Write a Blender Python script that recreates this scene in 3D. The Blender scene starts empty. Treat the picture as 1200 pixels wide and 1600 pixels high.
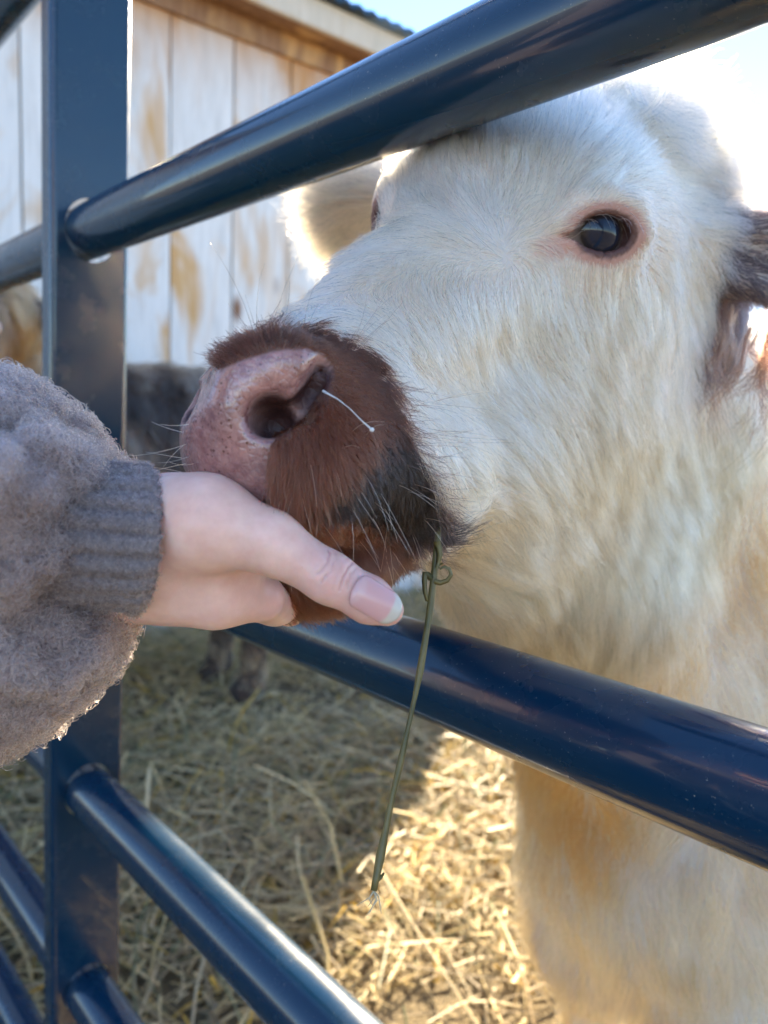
import bpy, bmesh, math, random
import numpy as np
from mathutils import Vector, Matrix, kdtree
from mathutils.noise import noise as mnoise

RNG = np.random.default_rng(7)
SC = bpy.context.scene
COL = SC.collection
rad = math.radians

# ------------------------------------------------------------------ camera
CAMH = 0.95
FPX = 1200.0
PITCH, ROLL = rad(6.65), rad(-2.0)
_F = np.array([0, math.cos(PITCH), -math.sin(PITCH)])
_U0 = np.array([0, math.sin(PITCH), math.cos(PITCH)])
_R0 = np.array([1.0, 0, 0])
_c, _s = math.cos(ROLL), math.sin(ROLL)
CR = _c * _R0 - _s * _U0
CU = _s * _R0 + _c * _U0
CAM = np.array([0, 0, CAMH])

def PX(px, py, d):
    """point seen at photo pixel (px, py) at depth d metres"""
    return CAM + d * _F + (px - 600) / FPX * d * CR + (800 - py) / FPX * d * CU

def proj(X):
    X = np.atleast_2d(X) - CAM
    d = X @ _F
    return np.stack([600 + FPX * (X @ CR) / d, 800 - FPX * (X @ CU) / d, d], 1)

cam = bpy.data.cameras.new('camera')
cam.sensor_fit = 'VERTICAL'
cam.sensor_height = 36.0
cam.sensor_width = 27.0
cam.lens = 36.0 * FPX / 1600
cam.clip_start = 0.02
cam.clip_end = 2000
cam.dof.use_dof = True
cam.dof.focus_distance = 0.325
cam.dof.aperture_fstop = 8.5
co = bpy.data.objects.new('camera', cam)
COL.objects.link(co)
co.matrix_world = Matrix(((CR[0], CU[0], -_F[0], CAM[0]), (CR[1], CU[1], -_F[1], CAM[1]), (CR[2], CU[2], -_F[2], CAM[2]), (0, 0, 0, 1)))
SC.camera = co

# ------------------------------------------------------------------ light
SUN_DIR = PX(1012, 62, 1.0) - CAM
SUN_DIR /= np.linalg.norm(SUN_DIR)
SUN_EL = math.asin(SUN_DIR[2])
SUN_AZ = math.atan2(SUN_DIR[0], SUN_DIR[1])
world = bpy.data.worlds.new('World')
SC.world = world
world.use_nodes = True
wn = world.node_tree
sky = wn.nodes.new('ShaderNodeTexSky')
sky.sky_type = 'NISHITA'
sky.sun_disc = False
sky.sun_elevation = SUN_EL
sky.sun_rotation = SUN_AZ
sky.altitude = 0
sky.air_density = 0.8
sky.dust_density = 0.0
sky.ozone_density = 3.0
bg = wn.nodes['Background']
bg.inputs['Strength'].default_value = 0.082
wn.links.new(sky.outputs[0], bg.inputs['Color'])
sun = bpy.data.lights.new('sun', 'SUN')
sun.energy = 5.0
sun.angle = rad(0.53)
sun.color = (1.0, 0.83, 0.58)
so = bpy.data.objects.new('sun', sun)
so.rotation_mode = 'QUATERNION'
so.rotation_quaternion = Vector(SUN_DIR).to_track_quat('Z', 'Y')
so.location = Vector(SUN_DIR) * 20
COL.objects.link(so)
vs = SC.view_settings
SC.display_settings.display_device = 'sRGB'
vs.view_transform = 'Standard'
vs.look = 'None'
vs.exposure = 2.75
vs.gamma = 1.0
vs.use_curve_mapping = False
SC.render.engine = 'CYCLES'
SC.cycles.max_bounces = 14
SC.cycles.transmission_bounces = 14
SC.cycles.diffuse_bounces = 6
SC.cycles.glossy_bounces = 8
SC.cycles.use_denoising = True

# ------------------------------------------------------------------ object helpers
def thing(name, label, cat, loc=(0, 0, 0), group=None, kind=None):
    o = bpy.data.objects.new(name, None)
    COL.objects.link(o)
    o.location = Vector(loc)
    o.empty_display_size = 0.05
    return tag(o, label, cat, group, kind)

def tag(o, label=None, cat=None, group=None, kind=None):
    if label: o['label'] = label
    if cat: o['category'] = cat
    if group: o['group'] = group
    if kind: o['kind'] = kind
    return o

def link(name, me, mat, parent=None):
    """link mesh data given in world coordinates, optionally under a parent empty"""
    o = bpy.data.objects.new(name, me)
    COL.objects.link(o)
    if mat is not None:
        me.materials.clear()
        me.materials.append(mat)
    if parent is not None:
        o.parent = parent
        p = Vector((0, 0, 0))
        q = parent
        while q is not None:
            p += q.location
            q = q.parent
        o.location = -p
    return o

def mesh_from(name, V, Fc, smooth=True):
    me = bpy.data.meshes.new(name)
    V = np.asarray(V, float)
    me.from_pydata(V.tolist(), [], [list(map(int, f)) for f in Fc])
    if smooth:
        me.polygons.foreach_set('use_smooth', [True] * len(me.polygons))
    me.update()
    return me

def bm_mesh(name, bm, smooth=False):
    me = bpy.data.meshes.new(name)
    bm.normal_update()
    bm.to_mesh(me)
    bm.free()
    if smooth:
        me.polygons.foreach_set('use_smooth', [True] * len(me.polygons))
    return me

def frame(d):
    d = np.asarray(d, float) / np.linalg.norm(d)
    a = np.array([0, 0, 1.0]) if abs(d[2]) < 0.9 else np.array([1.0, 0, 0])
    s = np.cross(a, d); s /= np.linalg.norm(s)
    return s, np.cross(d, s), d

def tube_data(pts, radii, n=10, caps=True):
    pts = np.asarray(pts, float)
    m = len(pts)
    radii = np.broadcast_to(np.asarray(radii, float), (m,))
    tang = np.gradient(pts, axis=0)
    V, Fc = [], []
    s, t, _ = frame(tang[0])
    for i in range(m):
        d = tang[i] / np.linalg.norm(tang[i])
        s = s - d * (s @ d); s /= np.linalg.norm(s)
        t = np.cross(d, s)
        for k in range(n):
            a = 2 * math.pi * k / n
            V.append(pts[i] + radii[i] * (math.cos(a) * s + math.sin(a) * t))
    for i in range(m - 1):
        for k in range(n):
            k2 = (k + 1) % n
            Fc.append((i * n + k, i * n + k2, (i + 1) * n + k2, (i + 1) * n + k))
    if caps:
        Fc.append(tuple(range(n))[::-1])
        Fc.append(tuple((m - 1) * n + k for k in range(n)))
    return V, Fc

def tube(name, pts, radii, mat, parent=None, n=10, smooth=True):
    V, Fc = tube_data(pts, radii, n)
    return link(name, mesh_from(name, V, Fc, smooth), mat, parent)

def box_bm(bm, c, ax, half, bevel=0.0):
    """box with centre c, axes ax (3 vectors), half sizes"""
    c = np.asarray(c, float)
    vs_ = []
    for sx in (-1, 1):
        for sy in (-1, 1):
            for sz in (-1, 1):
                vs_.append(bm.verts.new(c + sx * half[0] * ax[0] + sy * half[1] * ax[1] + sz * half[2] * ax[2]))
    idx = [(0, 1, 3, 2), (4, 6, 7, 5), (0, 4, 5, 1), (2, 3, 7, 6), (0, 2, 6, 4), (1, 5, 7, 3)]
    fs = [bm.faces.new([vs_[i] for i in f]) for f in idx]
    if bevel > 0:
        es = list({e for f in fs for e in f.edges})
        bmesh.ops.bevel(bm, geom=es, offset=bevel, segments=2, profile=0.5, affect='EDGES')
    bmesh.ops.recalc_face_normals(bm, faces=bm.faces[:])

# ------------------------------------------------------------------ materials
def mat_new(name, base=(0.5, 0.5, 0.5), rough=0.5, **kw):
    m = bpy.data.materials.new(name)
    m.use_nodes = True
    b = m.node_tree.nodes['Principled BSDF']
    b.inputs['Base Color'].default_value = (*base, 1)
    b.inputs['Roughness'].default_value = rough
    for k, v in kw.items():
        b.inputs[k.replace('_', ' ')].default_value = v
    return m

class NT:
    """tiny node-tree helper"""
    def __init__(s, m):
        s.m, s.t = m, m.node_tree
        s.b = s.t.nodes['Principled BSDF']
    def n(s, typ, **kw):
        x = s.t.nodes.new(typ)
        for k, v in kw.items():
            if hasattr(x, k) and k not in x.inputs: setattr(x, k, v)
            else: x.inputs[k].default_value = v
        return x
    def l(s, a, b): s.t.links.new(a, b)
    def coord(s, scale=(1, 1, 1), rot=(0, 0, 0), out='Object'):
        tc = s.n('ShaderNodeTexCoord')
        mp = s.n('ShaderNodeMapping')
        mp.inputs['Scale'].default_value = scale
        mp.inputs['Rotation'].default_value = rot
        s.l(tc.outputs[out], mp.inputs['Vector'])
        return mp.outputs[0]
    def noise(s, vec, scale, detail=4, rough=0.5, dist=0.0):
        x = s.n('ShaderNodeTexNoise')
        x.inputs['Scale'].default_value = scale
        x.inputs['Detail'].default_value = detail
        x.inputs['Roughness'].default_value = rough
        x.inputs['Distortion'].default_value = dist
        if vec is not None: s.l(vec, x.inputs['Vector'])
        return x.outputs['Fac']
    def ramp(s, fac, stops):
        r = s.n('ShaderNodeValToRGB')
        e = r.color_ramp.elements
        while len(e) < len(stops): e.new(0.5)
        for el, (p, c) in zip(e, stops):
            el.position = p
            el.color = (*c, 1) if len(c) == 3 else c
        s.l(fac, r.inputs['Fac'])
        return r.outputs['Color']
    def mix(s, fac, a, b, mode='MIX'):
        x = s.n('ShaderNodeMix')
        x.data_type = 'RGBA'; x.blend_type = mode
        for v, i in ((fac, 0), (a, 6), (b, 7)):
            if isinstance(v, (int, float)): x.inputs[i].default_value = v
            elif isinstance(v, tuple): x.inputs[i].default_value = (*v, 1)
            else: s.l(v, x.inputs[i])
        return x.outputs[2]
    def bump(s, h, strength=0.3, dist=0.001):
        x = s.n('ShaderNodeBump')
        x.inputs['Strength'].default_value = strength
        x.inputs['Distance'].default_value = dist
        s.l(h, x.inputs['Height'])
        s.l(x.outputs[0], s.b.inputs['Normal'])
        return x
    def color(s, c): s.l(c, s.b.inputs['Base Color'])

# ------------------------------------------------------------------ signed distance modelling
def smin(a, b, k):
    if k <= 0: return np.minimum(a, b)
    h = np.maximum(k - np.abs(a - b), 0) / k
    return np.minimum(a, b) - h * h * k * 0.25

def s_rc(P, a, b, r1, r2):
    a = np.asarray(a, P.dtype); b = np.asarray(b, P.dtype)
    d = b - a
    q = P - a
    t = np.clip(q @ d / (d @ d), 0, 1)
    q = q - t[:, None] * d
    return np.sqrt((q * q).sum(1)) - (r1 + (r2 - r1) * t)

def s_ell(P, c, r, M=None):
    q = P - np.asarray(c, P.dtype)
    if M is not None: q = q @ np.asarray(M, P.dtype)
    r = np.asarray(r, P.dtype)
    q = q / r
    k0 = np.sqrt((q * q).sum(1)) + 1e-9
    q = q / r
    k1 = np.sqrt((q * q).sum(1)) + 1e-9
    return k0 * (k0 - 1) / k1

def evalp(P, prims, d=None):
    """prims: (kind, args, k [, 'sub'])"""
    for p in prims:
        v = s_rc(P, *p[1]) if p[0] == 'rc' else s_ell(P, *p[1])
        if len(p) > 3:
            d = -smin(-d, v, p[2])
        else:
            d = v if d is None else smin(d, v, p[2])
    return d

def surface(sdf, lo, hi, h, cs=4):
    """sparse surface nets of sdf in box lo..hi, returns V, quads"""
    lo = np.asarray(lo, float)
    n = (np.ceil((np.asarray(hi) - lo) / (h * cs))).astype(int)
    H = h * cs
    ci = np.stack(np.meshgrid(*[np.arange(k) for k in n], indexing='ij'), -1).reshape(-1, 3)
    cc = lo + (ci + 0.5) * H
    dc = sdf(cc.astype(np.float32))
    near = np.abs(dc) < H * 1.35
    nf = n * cs + 1
    Fd = np.where(dc < 0, -1.0, 1.0).astype(np.float32).reshape(n)
    Fd = np.repeat(np.repeat(np.repeat(Fd, cs, 0), cs, 1), cs, 2)
    Fd = np.pad(Fd, ((0, 1),) * 3, mode='edge')
    msk = np.zeros(nf, bool)
    off = np.stack(np.meshgrid(*[np.arange(cs + 1)] * 3, indexing='ij'), -1).reshape(-1, 3)
    base = ci[near] * cs
    for o in off:
        q = base + o
        msk[q[:, 0], q[:, 1], q[:, 2]] = True
    idx = np.argwhere(msk)
    Fd[msk] = np.concatenate([sdf((lo + c * h).astype(np.float32)) for c in np.array_split(idx, max(1, len(idx) // 400000))])
    ins = Fd < 0
    s = np.zeros(tuple(nf - 1), np.int8)
    for dx in (0, 1):
        for dy in (0, 1):
            for dz in (0, 1):
                s += ins[dx:nf[0] - 1 + dx, dy:nf[1] - 1 + dy, dz:nf[2] - 1 + dz]
    act = (s > 0) & (s < 8)
    cell = np.argwhere(act)
    num = -np.ones(act.shape, np.int64)
    num[act] = np.arange(len(cell))
    acc = np.zeros((len(cell), 3)); cnt = np.zeros(len(cell))
    cor = np.array([(a, b, c) for a in (0, 1) for b in (0, 1) for c in (0, 1)])
    val = np.stack([Fd[tuple((cell + c).T)] for c in cor], 1)
    for i in range(8):
        for j in range(i + 1, 8):
            if np.abs(cor[i] - cor[j]).sum() != 1: continue
            a, b = val[:, i], val[:, j]
            x = (a < 0) != (b < 0)
            t = np.where(x, a / np.where(x, a - b, 1), 0)
            acc += np.where(x[:, None], cor[i] + t[:, None] * (cor[j] - cor[i]), 0)
            cnt += x
    V = lo + (cell + acc / cnt[:, None]) * h
    Q = []
    for ax in range(3):
        o = [a for a in range(3) if a != ax]
        sl0 = [slice(None)] * 3; sl1 = [slice(None)] * 3
        sl0[ax] = slice(0, -1); sl1[ax] = slice(1, None)
        ch = ins[tuple(sl0)] != ins[tuple(sl1)]
        e = np.argwhere(ch)
        ok = (e[:, o[0]] > 0) & (e[:, o[1]] > 0) & (e[:, o[0]] < nf[o[0]] - 1) & (e[:, o[1]] < nf[o[1]] - 1)
        e = e[ok]
        flip = ins[tuple(e.T)]
        def cellat(d0, d1):
            q = e.copy(); q[:, o[0]] += d0; q[:, o[1]] += d1
            return num[tuple(q.T)]
        q4 = np.stack([cellat(-1, -1), cellat(0, -1), cellat(0, 0), cellat(-1, 0)], 1)
        if ax == 1: flip = ~flip
        q4[~flip] = q4[~flip][:, ::-1]
        Q.append(q4[(q4 >= 0).all(1)])
    return newton(sdf, V, 2, h), np.concatenate(Q)

def grad(sdf, P, e=6e-4):
    P = P.astype(np.float32)
    g = np.stack([sdf(P + np.float32(e) * a) - sdf(P - np.float32(e) * a) for a in np.eye(3, dtype=np.float32)], 1)
    return g / (2 * e)

def newton(sdf, V, it, lim):
    V = V.copy()
    for _ in range(it):
        d = sdf(V.astype(np.float32)); g = grad(sdf, V)
        st = (d / np.maximum((g * g).sum(1), 0.2))[:, None] * g
        ln = np.linalg.norm(st, axis=1, keepdims=True)
        V -= st * np.minimum(1, lim / np.maximum(ln, 1e-9))
    return V

def refine(me, sdf, test, times, lim=0.003):
    """subdivide the faces whose vertices pass test(V) and pull them onto the surface"""
    bm = bmesh.new(); bm.from_mesh(me)
    for _ in range(times):
        bm.verts.ensure_lookup_table()
        V = np.array([v.co for v in bm.verts])
        ok = test(V)
        es = [e for e in bm.edges if ok[e.verts[0].index] and ok[e.verts[1].index]]
        bmesh.ops.subdivide_edges(bm, edges=es, cuts=1, use_grid_fill=True)
        bm.verts.index_update()
        V = np.array([v.co for v in bm.verts])
        w = newton(sdf, V, 1, lim)
        for v, c in zip(bm.verts, w): v.co = c
    bm.to_mesh(me); bm.free()
    me.polygons.foreach_set('use_smooth', [True] * len(me.polygons))
    me.update()

def march(sdf, px, py, d0=0.12, d1=3.0):
    """surface point on the sight line through photo pixels"""
    px = np.atleast_1d(px).astype(float); py = np.atleast_1d(py).astype(float)
    dr = np.stack([PX(a, b, 1.0) - CAM for a, b in zip(px, py)])
    dr /= np.linalg.norm(dr, axis=1, keepdims=True)
    t = np.full(len(px), d0)
    for _ in range(90):
        t = np.minimum(t + 0.75 * sdf((CAM + dr * t[:, None]).astype(np.float32)), d1)
    return CAM + dr * t[:, None], t < d1 - 1e-3

def read_mesh(me):
    V = np.empty(len(me.vertices) * 3); me.vertices.foreach_get('co', V)
    me.calc_loop_triangles()
    T = np.empty(len(me.loop_triangles) * 3, np.int64); me.loop_triangles.foreach_get('vertices', T)
    return V.reshape(-1, 3), T.reshape(-1, 3)

def sample(me, n, dens=None):
    V, T = read_mesh(me)
    a, b, c = V[T[:, 0]], V[T[:, 1]], V[T[:, 2]]
    ar = np.linalg.norm(np.cross(b - a, c - a), axis=1)
    if dens is not None: ar = ar * dens((a + b + c) / 3)
    k = np.searchsorted(np.cumsum(ar) / ar.sum(), RNG.random(n))
    k = np.minimum(k, len(T) - 1)
    u, v = RNG.random(n), RNG.random(n)
    f = u + v > 1
    u[f], v[f] = 1 - u[f], 1 - v[f]
    return a[k] + u[:, None] * (b[k] - a[k]) + v[:, None] * (c[k] - a[k])

# ------------------------------------------------------------------ ground
def M_ground():
    m = mat_new('trodden_straw_soil', (0.1, 0.08, 0.05), 0.95)
    t = NT(m)
    v = t.coord((1, 1, 1))
    a = t.noise(v, 9, 8, 0.7)
    b = t.noise(v, 60, 5, 0.7)
    c = t.ramp(a, [(0.3, (0.07, 0.05, 0.028)), (0.55, (0.20, 0.15, 0.075)), (0.75, (0.34, 0.26, 0.13))])
    t.color(t.mix(0.5, c, t.ramp(b, [(0.35, (0.05, 0.04, 0.025)), (0.7, (0.26, 0.20, 0.10))])))
    t.bump(b, 0.8, 0.02)
    return m
gm = M_ground()

def ground_z(x, y):
    return 0.022 * mnoise(Vector((x * 2.1, y * 2.1, 3.3))) + 0.012 * mnoise(Vector((x * 6, y * 6, 9.1)))

gv, gf = [], []
gxs = np.concatenate([[-600, -150, -40, -15, -8], np.arange(-5, 5.01, 0.1), [8, 15, 40, 150, 600]])
gys = np.concatenate([[-600, -150, -40, -15, -8, -4], np.arange(-2, 8.01, 0.1), [12, 20, 50, 150, 700]])
for y in gys:
    for x in gxs:
        near = abs(x) <= 5 and -2 <= y <= 8
        gv.append((x, y, ground_z(x, y) if near else 0.0))
nx = len(gxs)
for j in range(len(gys) - 1):
    for i in range(nx - 1):
        gf.append((j * nx + i, j * nx + i + 1, (j + 1) * nx + i + 1, (j + 1) * nx + i))
tag(link('ground', mesh_from('ground', gv, gf), gm), kind='structure')

# ------------------------------------------------------------------ barn
def M_board(name, c0, c1, c2, knots=True, top=None):
    m = mat_new(name, c1, 0.75)
    t = NT(m)
    tc = t.n('ShaderNodeTexCoord')
    oi = t.n('ShaderNodeObjectInfo')
    mul = t.n('ShaderNodeMath', operation='MULTIPLY'); mul.inputs[1].default_value = 37.0
    t.l(oi.outputs['Random'], mul.inputs[0])
    add = t.n('ShaderNodeVectorMath', operation='ADD')
    t.l(tc.outputs['Object'], add.inputs[0]); t.l(mul.outputs[0], add.inputs[1])
    mp = t.n('ShaderNodeMapping'); mp.inputs['Scale'].default_value = (1, 1, 0.09)
    t.l(add.outputs[0], mp.inputs[0])
    g = t.noise(mp.outputs[0], 42, 6, 0.65, 0.6)
    grain = t.ramp(g, [(0.3, c0), (0.5, c1), (0.72, c2)])
    mp2 = t.n('ShaderNodeMapping'); mp2.inputs['Scale'].default_value = (1.6, 1.6, 0.55)
    t.l(add.outputs[0], mp2.inputs[0])
    w = t.noise(mp2.outputs[0], 2.6, 3, 0.6, 0.8)
    stain = t.ramp(w, [(0.52, (0, 0, 0)), (0.68, (1, 1, 1))])
    c = t.mix(stain, grain, t.mix(g, (0.50, 0.26, 0.09), (0.66, 0.43, 0.2)))
    if knots:
        mp3 = t.n('ShaderNodeMapping'); mp3.inputs['Scale'].default_value = (5.0, 5.0, 2.1)
        t.l(add.outputs[0], mp3.inputs[0])
        vo = t.n('ShaderNodeTexVoronoi'); vo.inputs['Scale'].default_value = 1.0
        t.l(mp3.outputs[0], vo.inputs['Vector'])
        k = t.ramp(vo.outputs['Distance'], [(0.05, (1, 1, 1)), (0.16, (0, 0, 0))])
        c = t.mix(k, c, (0.20, 0.085, 0.03))
    if top is not None:      # the boards stay honey brown where the eave keeps the weather off
        sx = t.n('ShaderNodeSeparateXYZ'); t.l(tc.outputs['Object'], sx.inputs[0])
        mr = t.n('ShaderNodeMapRange'); t.l(sx.outputs['Z'], mr.inputs['Value'])
        mr.inputs['From Min'].default_value = top - 0.50; mr.inputs['From Max'].default_value = top - 0.08
        pw = t.n('ShaderNodeMath', operation='MULTIPLY_ADD'); t.l(w, pw.inputs[0]); pw.inputs[1].default_value = 2.2; pw.inputs[2].default_value = -1.1
        ad = t.n('ShaderNodeMath', operation='ADD', use_clamp=True); t.l(mr.outputs[0], ad.inputs[0]); t.l(pw.outputs[0], ad.inputs[1])
        ml = t.n('ShaderNodeMath', operation='MULTIPLY'); t.l(ad.outputs[0], ml.inputs[0]); t.l(mr.outputs[0], ml.inputs[1])
        c = t.mix(ml.outputs[0], c, t.mix(g, (0.40, 0.17, 0.05), (0.60, 0.34, 0.15)))
    t.color(c)
    t.bump(g, 0.25, 0.002)
    return m

B_T = 50.0
bd = np.array([math.sin(rad(B_T)), math.cos(rad(B_T)), 0])
bn = np.array([bd[1], -bd[0], 0])
BA = PX(450, 57, 3.4)
BW = 3.4 * 0.08343
def barn_s(px, py):
    r = PX(px, py, 1) - CAM
    k = (bn @ (BA - CAM)) / (bn @ r)
    return (CAM + r * k - BA) @ bd
S265 = barn_s(265, 230)
WALL_TOP = BA[2]
# the barn's far corner: its shadow edge crosses the straw where the photo shows the sunlit patch begin
def corner_s():
    sx = SUN_DIR[0] / SUN_DIR[1]
    for s in np.arange(0, 8, 0.01):
        q = BA + s * bd
        if q[0] - (0.12 + sx * (q[1] - 2.0)) > 0: return s
    return 3
SE = corner_s()
wood = M_board('weathered_pine', (0.58, 0.56, 0.53), (0.70, 0.68, 0.65), (0.77, 0.75, 0.72), top=WALL_TOP)
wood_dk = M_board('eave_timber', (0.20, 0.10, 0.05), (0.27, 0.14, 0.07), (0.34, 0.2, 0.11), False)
wood_f = M_board('fascia_pine', (0.55, 0.47, 0.36), (0.63, 0.54, 0.42), (0.7, 0.61, 0.5), False)
metal_roof = mat_new('roof_steel', (0.03, 0.07, 0.10), 0.4, Metallic=0.3)
dark_in = mat_new('barn_inside', (0.03, 0.025, 0.02), 0.9)
base = BA.copy(); base[2] = 0
barn = thing('barn', 'weathered pale vertical board barn with overhanging metal roof', 'barn', base)
nmin = -9
nmax = int(math.floor((SE - S265) / BW))
bm = bmesh.new()
box_bm(bm, (0, 0, WALL_TOP / 2), (bd, bn, np.array([0, 0, 1.0])), (BW / 2 - 0.0035, 0.011, WALL_TOP / 2 - 0.01), 0.003)
board_me = bm_mesh('board', bm)
board_me.materials.append(wood)
for k in range(nmin, nmax + 1):
    o = bpy.data.objects.new('board', board_me)
    COL.objects.link(o); o.parent = barn
    s = S265 + (k + 0.5) * BW
    o.location = Vector(bd * s + bn * (0.0015 * (k % 3 - 1)))
s0, s1 = S265 + nmin * BW, S265 + (nmax + 1) * BW
UPZ = np.array([0, 0, 1.0])
def barn_box(name, s_a, s_b, o_a, o_b, z_a, z_b, mat, bev=0.004):
    bm = bmesh.new()
    c = BA + bd * (s_a + s_b) / 2 + bn * (o_a + o_b) / 2
    c[2] = (z_a + z_b) / 2
    box_bm(bm, c, (bd, bn, UPZ), ((s_b - s_a) / 2, abs(o_b - o_a) / 2, (z_b - z_a) / 2), bev)
    return link(name, bm_mesh(name, bm), mat, barn)
barn_box('wall', s0, s1, -3.6, -0.016, 0.0, WALL_TOP - 0.004, dark_in)
OV = 0.15
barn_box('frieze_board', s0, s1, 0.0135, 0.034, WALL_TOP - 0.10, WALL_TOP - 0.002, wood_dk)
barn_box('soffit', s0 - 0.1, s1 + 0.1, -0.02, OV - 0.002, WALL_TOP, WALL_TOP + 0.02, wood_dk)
barn_box('fascia', s0 - 0.1, s1 + 0.1, OV, OV + 0.025, WALL_TOP - 0.012, WALL_TOP + 0.105, wood_f)
# corrugated roof sheet rising away from the eave
rv, rf = [], []
rs = np.arange(s0 - 0.15, s1 + 0.15, 0.02)
for j, (o_, z_) in enumerate(((OV + 0.07, WALL_TOP + 0.112), (OV + 0.07, WALL_TOP + 0.125), (-1.8, WALL_TOP + 0.95), (-3.8, WALL_TOP + 0.1))):
    for s in rs:
        q = BA + bd * s + bn * o_
        q[2] = z_ + (0.009 * math.cos(s * 2 * math.pi / 0.076) if j != 0 else 0.009 * math.cos(s * 2 * math.pi / 0.076) - 0.004)
        rv.append(q)
nr = len(rs)
for j in range(3):
    for i in range(nr - 1):
        rf.append((j * nr + i, j * nr + i + 1, (j + 1) * nr + i + 1, (j + 1) * nr + i))
link('roof', mesh_from('roof', rv, rf), metal_roof, barn)

# ------------------------------------------------------------------ gate
def M_paint():
    m = mat_new('navy_gloss_paint', (0.006, 0.022, 0.060), 0.10)
    t = NT(m)
    t.b.inputs['Specular IOR Level'].default_value = 0.38
    t.b.inputs['Coat Weight'].default_value = 0.4
    t.b.inputs['Coat Roughness'].default_value = 0.03
    v = t.coord((1, 1, 1))
    dust = t.noise(v, 620, 2, 0.6)
    big = t.noise(v, 26, 4, 0.6)
    f = t.n('ShaderNodeMath', operation='MULTIPLY')
    t.l(t.ramp(dust, [(0.68, (0, 0, 0)), (0.75, (1, 1, 1))]), f.inputs[0])
    t.l(t.ramp(big, [(0.44, (0, 0, 0)), (0.68, (1, 1, 1))]), f.inputs[1])
    t.color(t.mix(f.outputs[0], (0.0010, 0.022, 0.054), (0.30, 0.29, 0.26)))
    t.l(t.ramp(big, [(0.3, (0.20,) * 3), (0.8, (0.34,) * 3)]), t.b.inputs['Roughness'])
    w = t.noise(v, 55, 2, 0.5)
    t.bump(w, 0.10, 0.0012)
    return m
paint = M_paint()
GA = rad(41.8)
gn = np.array([math.cos(GA), math.sin(GA), 0])
gu = np.array([-gn[1], gn[0], 0])
GOFF = 0.298
PR_ = 0.0255
def gp(t, z, o=0.0):
    q = gn * (GOFF + o) + gu * t
    q[2] = z
    return q
RAILS = [CAMH + z for z in (0.48, 0.1765, -0.137, -0.409, -0.65, -0.86)]
POST_T = [0.776, -1.05, 2.55]
gate = thing('gate', 'glossy navy tubular steel farm gate with flat perforated post', 'gate', gp(0.785, 0))
for z in RAILS:
    tube('rail', [gp(t, z) for t in np.linspace(-1.06, 2.56, 60)], PR_, paint, gate, 40)
PW, PD, PT = 0.0385, 0.026, 0.0022
def make_post(t0):
    """C channel: web across the rails with a punched hole for each, two flanges behind"""
    bm = bmesh.new()
    zt, zb = 1.49, 0.02
    R_ = PR_ + 0.0022
    # the punched holes are taller than the tubes
    N = 32
    # outline of the channel section in (n, u): web front then flange
    def P(o, dt, z): return gp(t0 + dt + (1.15 - z) * 0.04, z, o)      # the post has sagged out of plumb
    levels = sorted(RAILS)
    bounds = [zb] + [(levels[i] + levels[i + 1]) / 2 for i in range(len(levels) - 1)] + [zt]
    bw = PW - 0.006
    for face_dt in (0.0, PT):
        for i, zc in enumerate(levels):
            z0, z1 = bounds[i], bounds[i + 1]
            ring = [bm.verts.new(P((R_ - 0.0018) * math.cos(2 * math.pi * k / N), face_dt, zc + (R_ + 0.0024) * math.sin(2 * math.pi * k / N))) for k in range(N)]
            out = []
            for k in range(N):
                a = 2 * math.pi * k / N
                ca, sa = math.cos(a), math.sin(a)
                sc = min(bw / abs(ca) if abs(ca) > 1e-6 else 9, bw / abs(sa) if abs(sa) > 1e-6 else 9)
                out.append(bm.verts.new(P(sc * ca, face_dt, zc + sc * sa)))
            for k in range(N):
                k2 = (k + 1) % N
                bm.faces.new([ring[k], ring[k2], out[k2], out[k]])
            for za, zb_ in ((z0, zc - bw), (zc + bw, z1)):
                if zb_ - za > 1e-4:
                    bm.faces.new([bm.verts.new(P(o, face_dt, z)) for o, z in ((-bw, za), (bw, za), (bw, zb_), (-bw, zb_))])
            if face_dt == 0.0:
                r2 = [bm.verts.new(P((R_ - 0.0018) * math.cos(2 * math.pi * k / N), PT, zc + (R_ + 0.0024) * math.sin(2 * math.pi * k / N))) for k in range(N)]
                for k in range(N):
                    k2 = (k + 1) % N
                    bm.faces.new([ring[k2], ring[k], r2[k], r2[k2]])
    # rounded corners and flanges
    for sg in (-1, 1):
        prof = [(bw, 0.0)]
        for k in range(1, 7):
            a = k / 6 * math.pi / 2
            prof.append((bw + 0.006 * math.sin(a), 0.006 * (1 - math.cos(a))))
        prof += [(PW, PD), (PW - 0.002, PD + 0.001), (PW - PT, PD), (PW - PT, PT), (bw, PT)]
        zs = [zb, zt]
        grid = [[bm.verts.new(P(sg * o, dt, z)) for o, dt in prof] for z in zs]
        for i in range(len(prof) - 1):
            bm.faces.new([grid[0][i], grid[0][i + 1], grid[1][i + 1], grid[1][i]])
    bmesh.ops.remove_doubles(bm, verts=bm.verts[:], dist=1e-5)
    bmesh.ops.recalc_face_normals(bm, faces=bm.faces[:])
    me = bm_mesh('post', bm)
    return me
for t0 in POST_T:
    link('post', make_post(t0), paint, gate)

# ------------------------------------------------------------------ white calf: shape
HM = np.array([[-0.86754975, -0.49675061, 0.02441862], [0.47826988, -0.84672951, -0.23303876], [0.13643811, -0.19049402, 0.97216082]])
HT = np.array([0.06509288, 0.47239824, 0.11455758 + CAMH])
HM32, HT32 = HM.astype(np.float32), HT.astype(np.float32)
def H(x, y, z): return HM @ np.array([x, y, z]) + HT     # head-local to world; x<0 is the side towards us
def to_head(P): return (P - HT.astype(P.dtype)) @ HM.astype(P.dtype)

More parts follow.
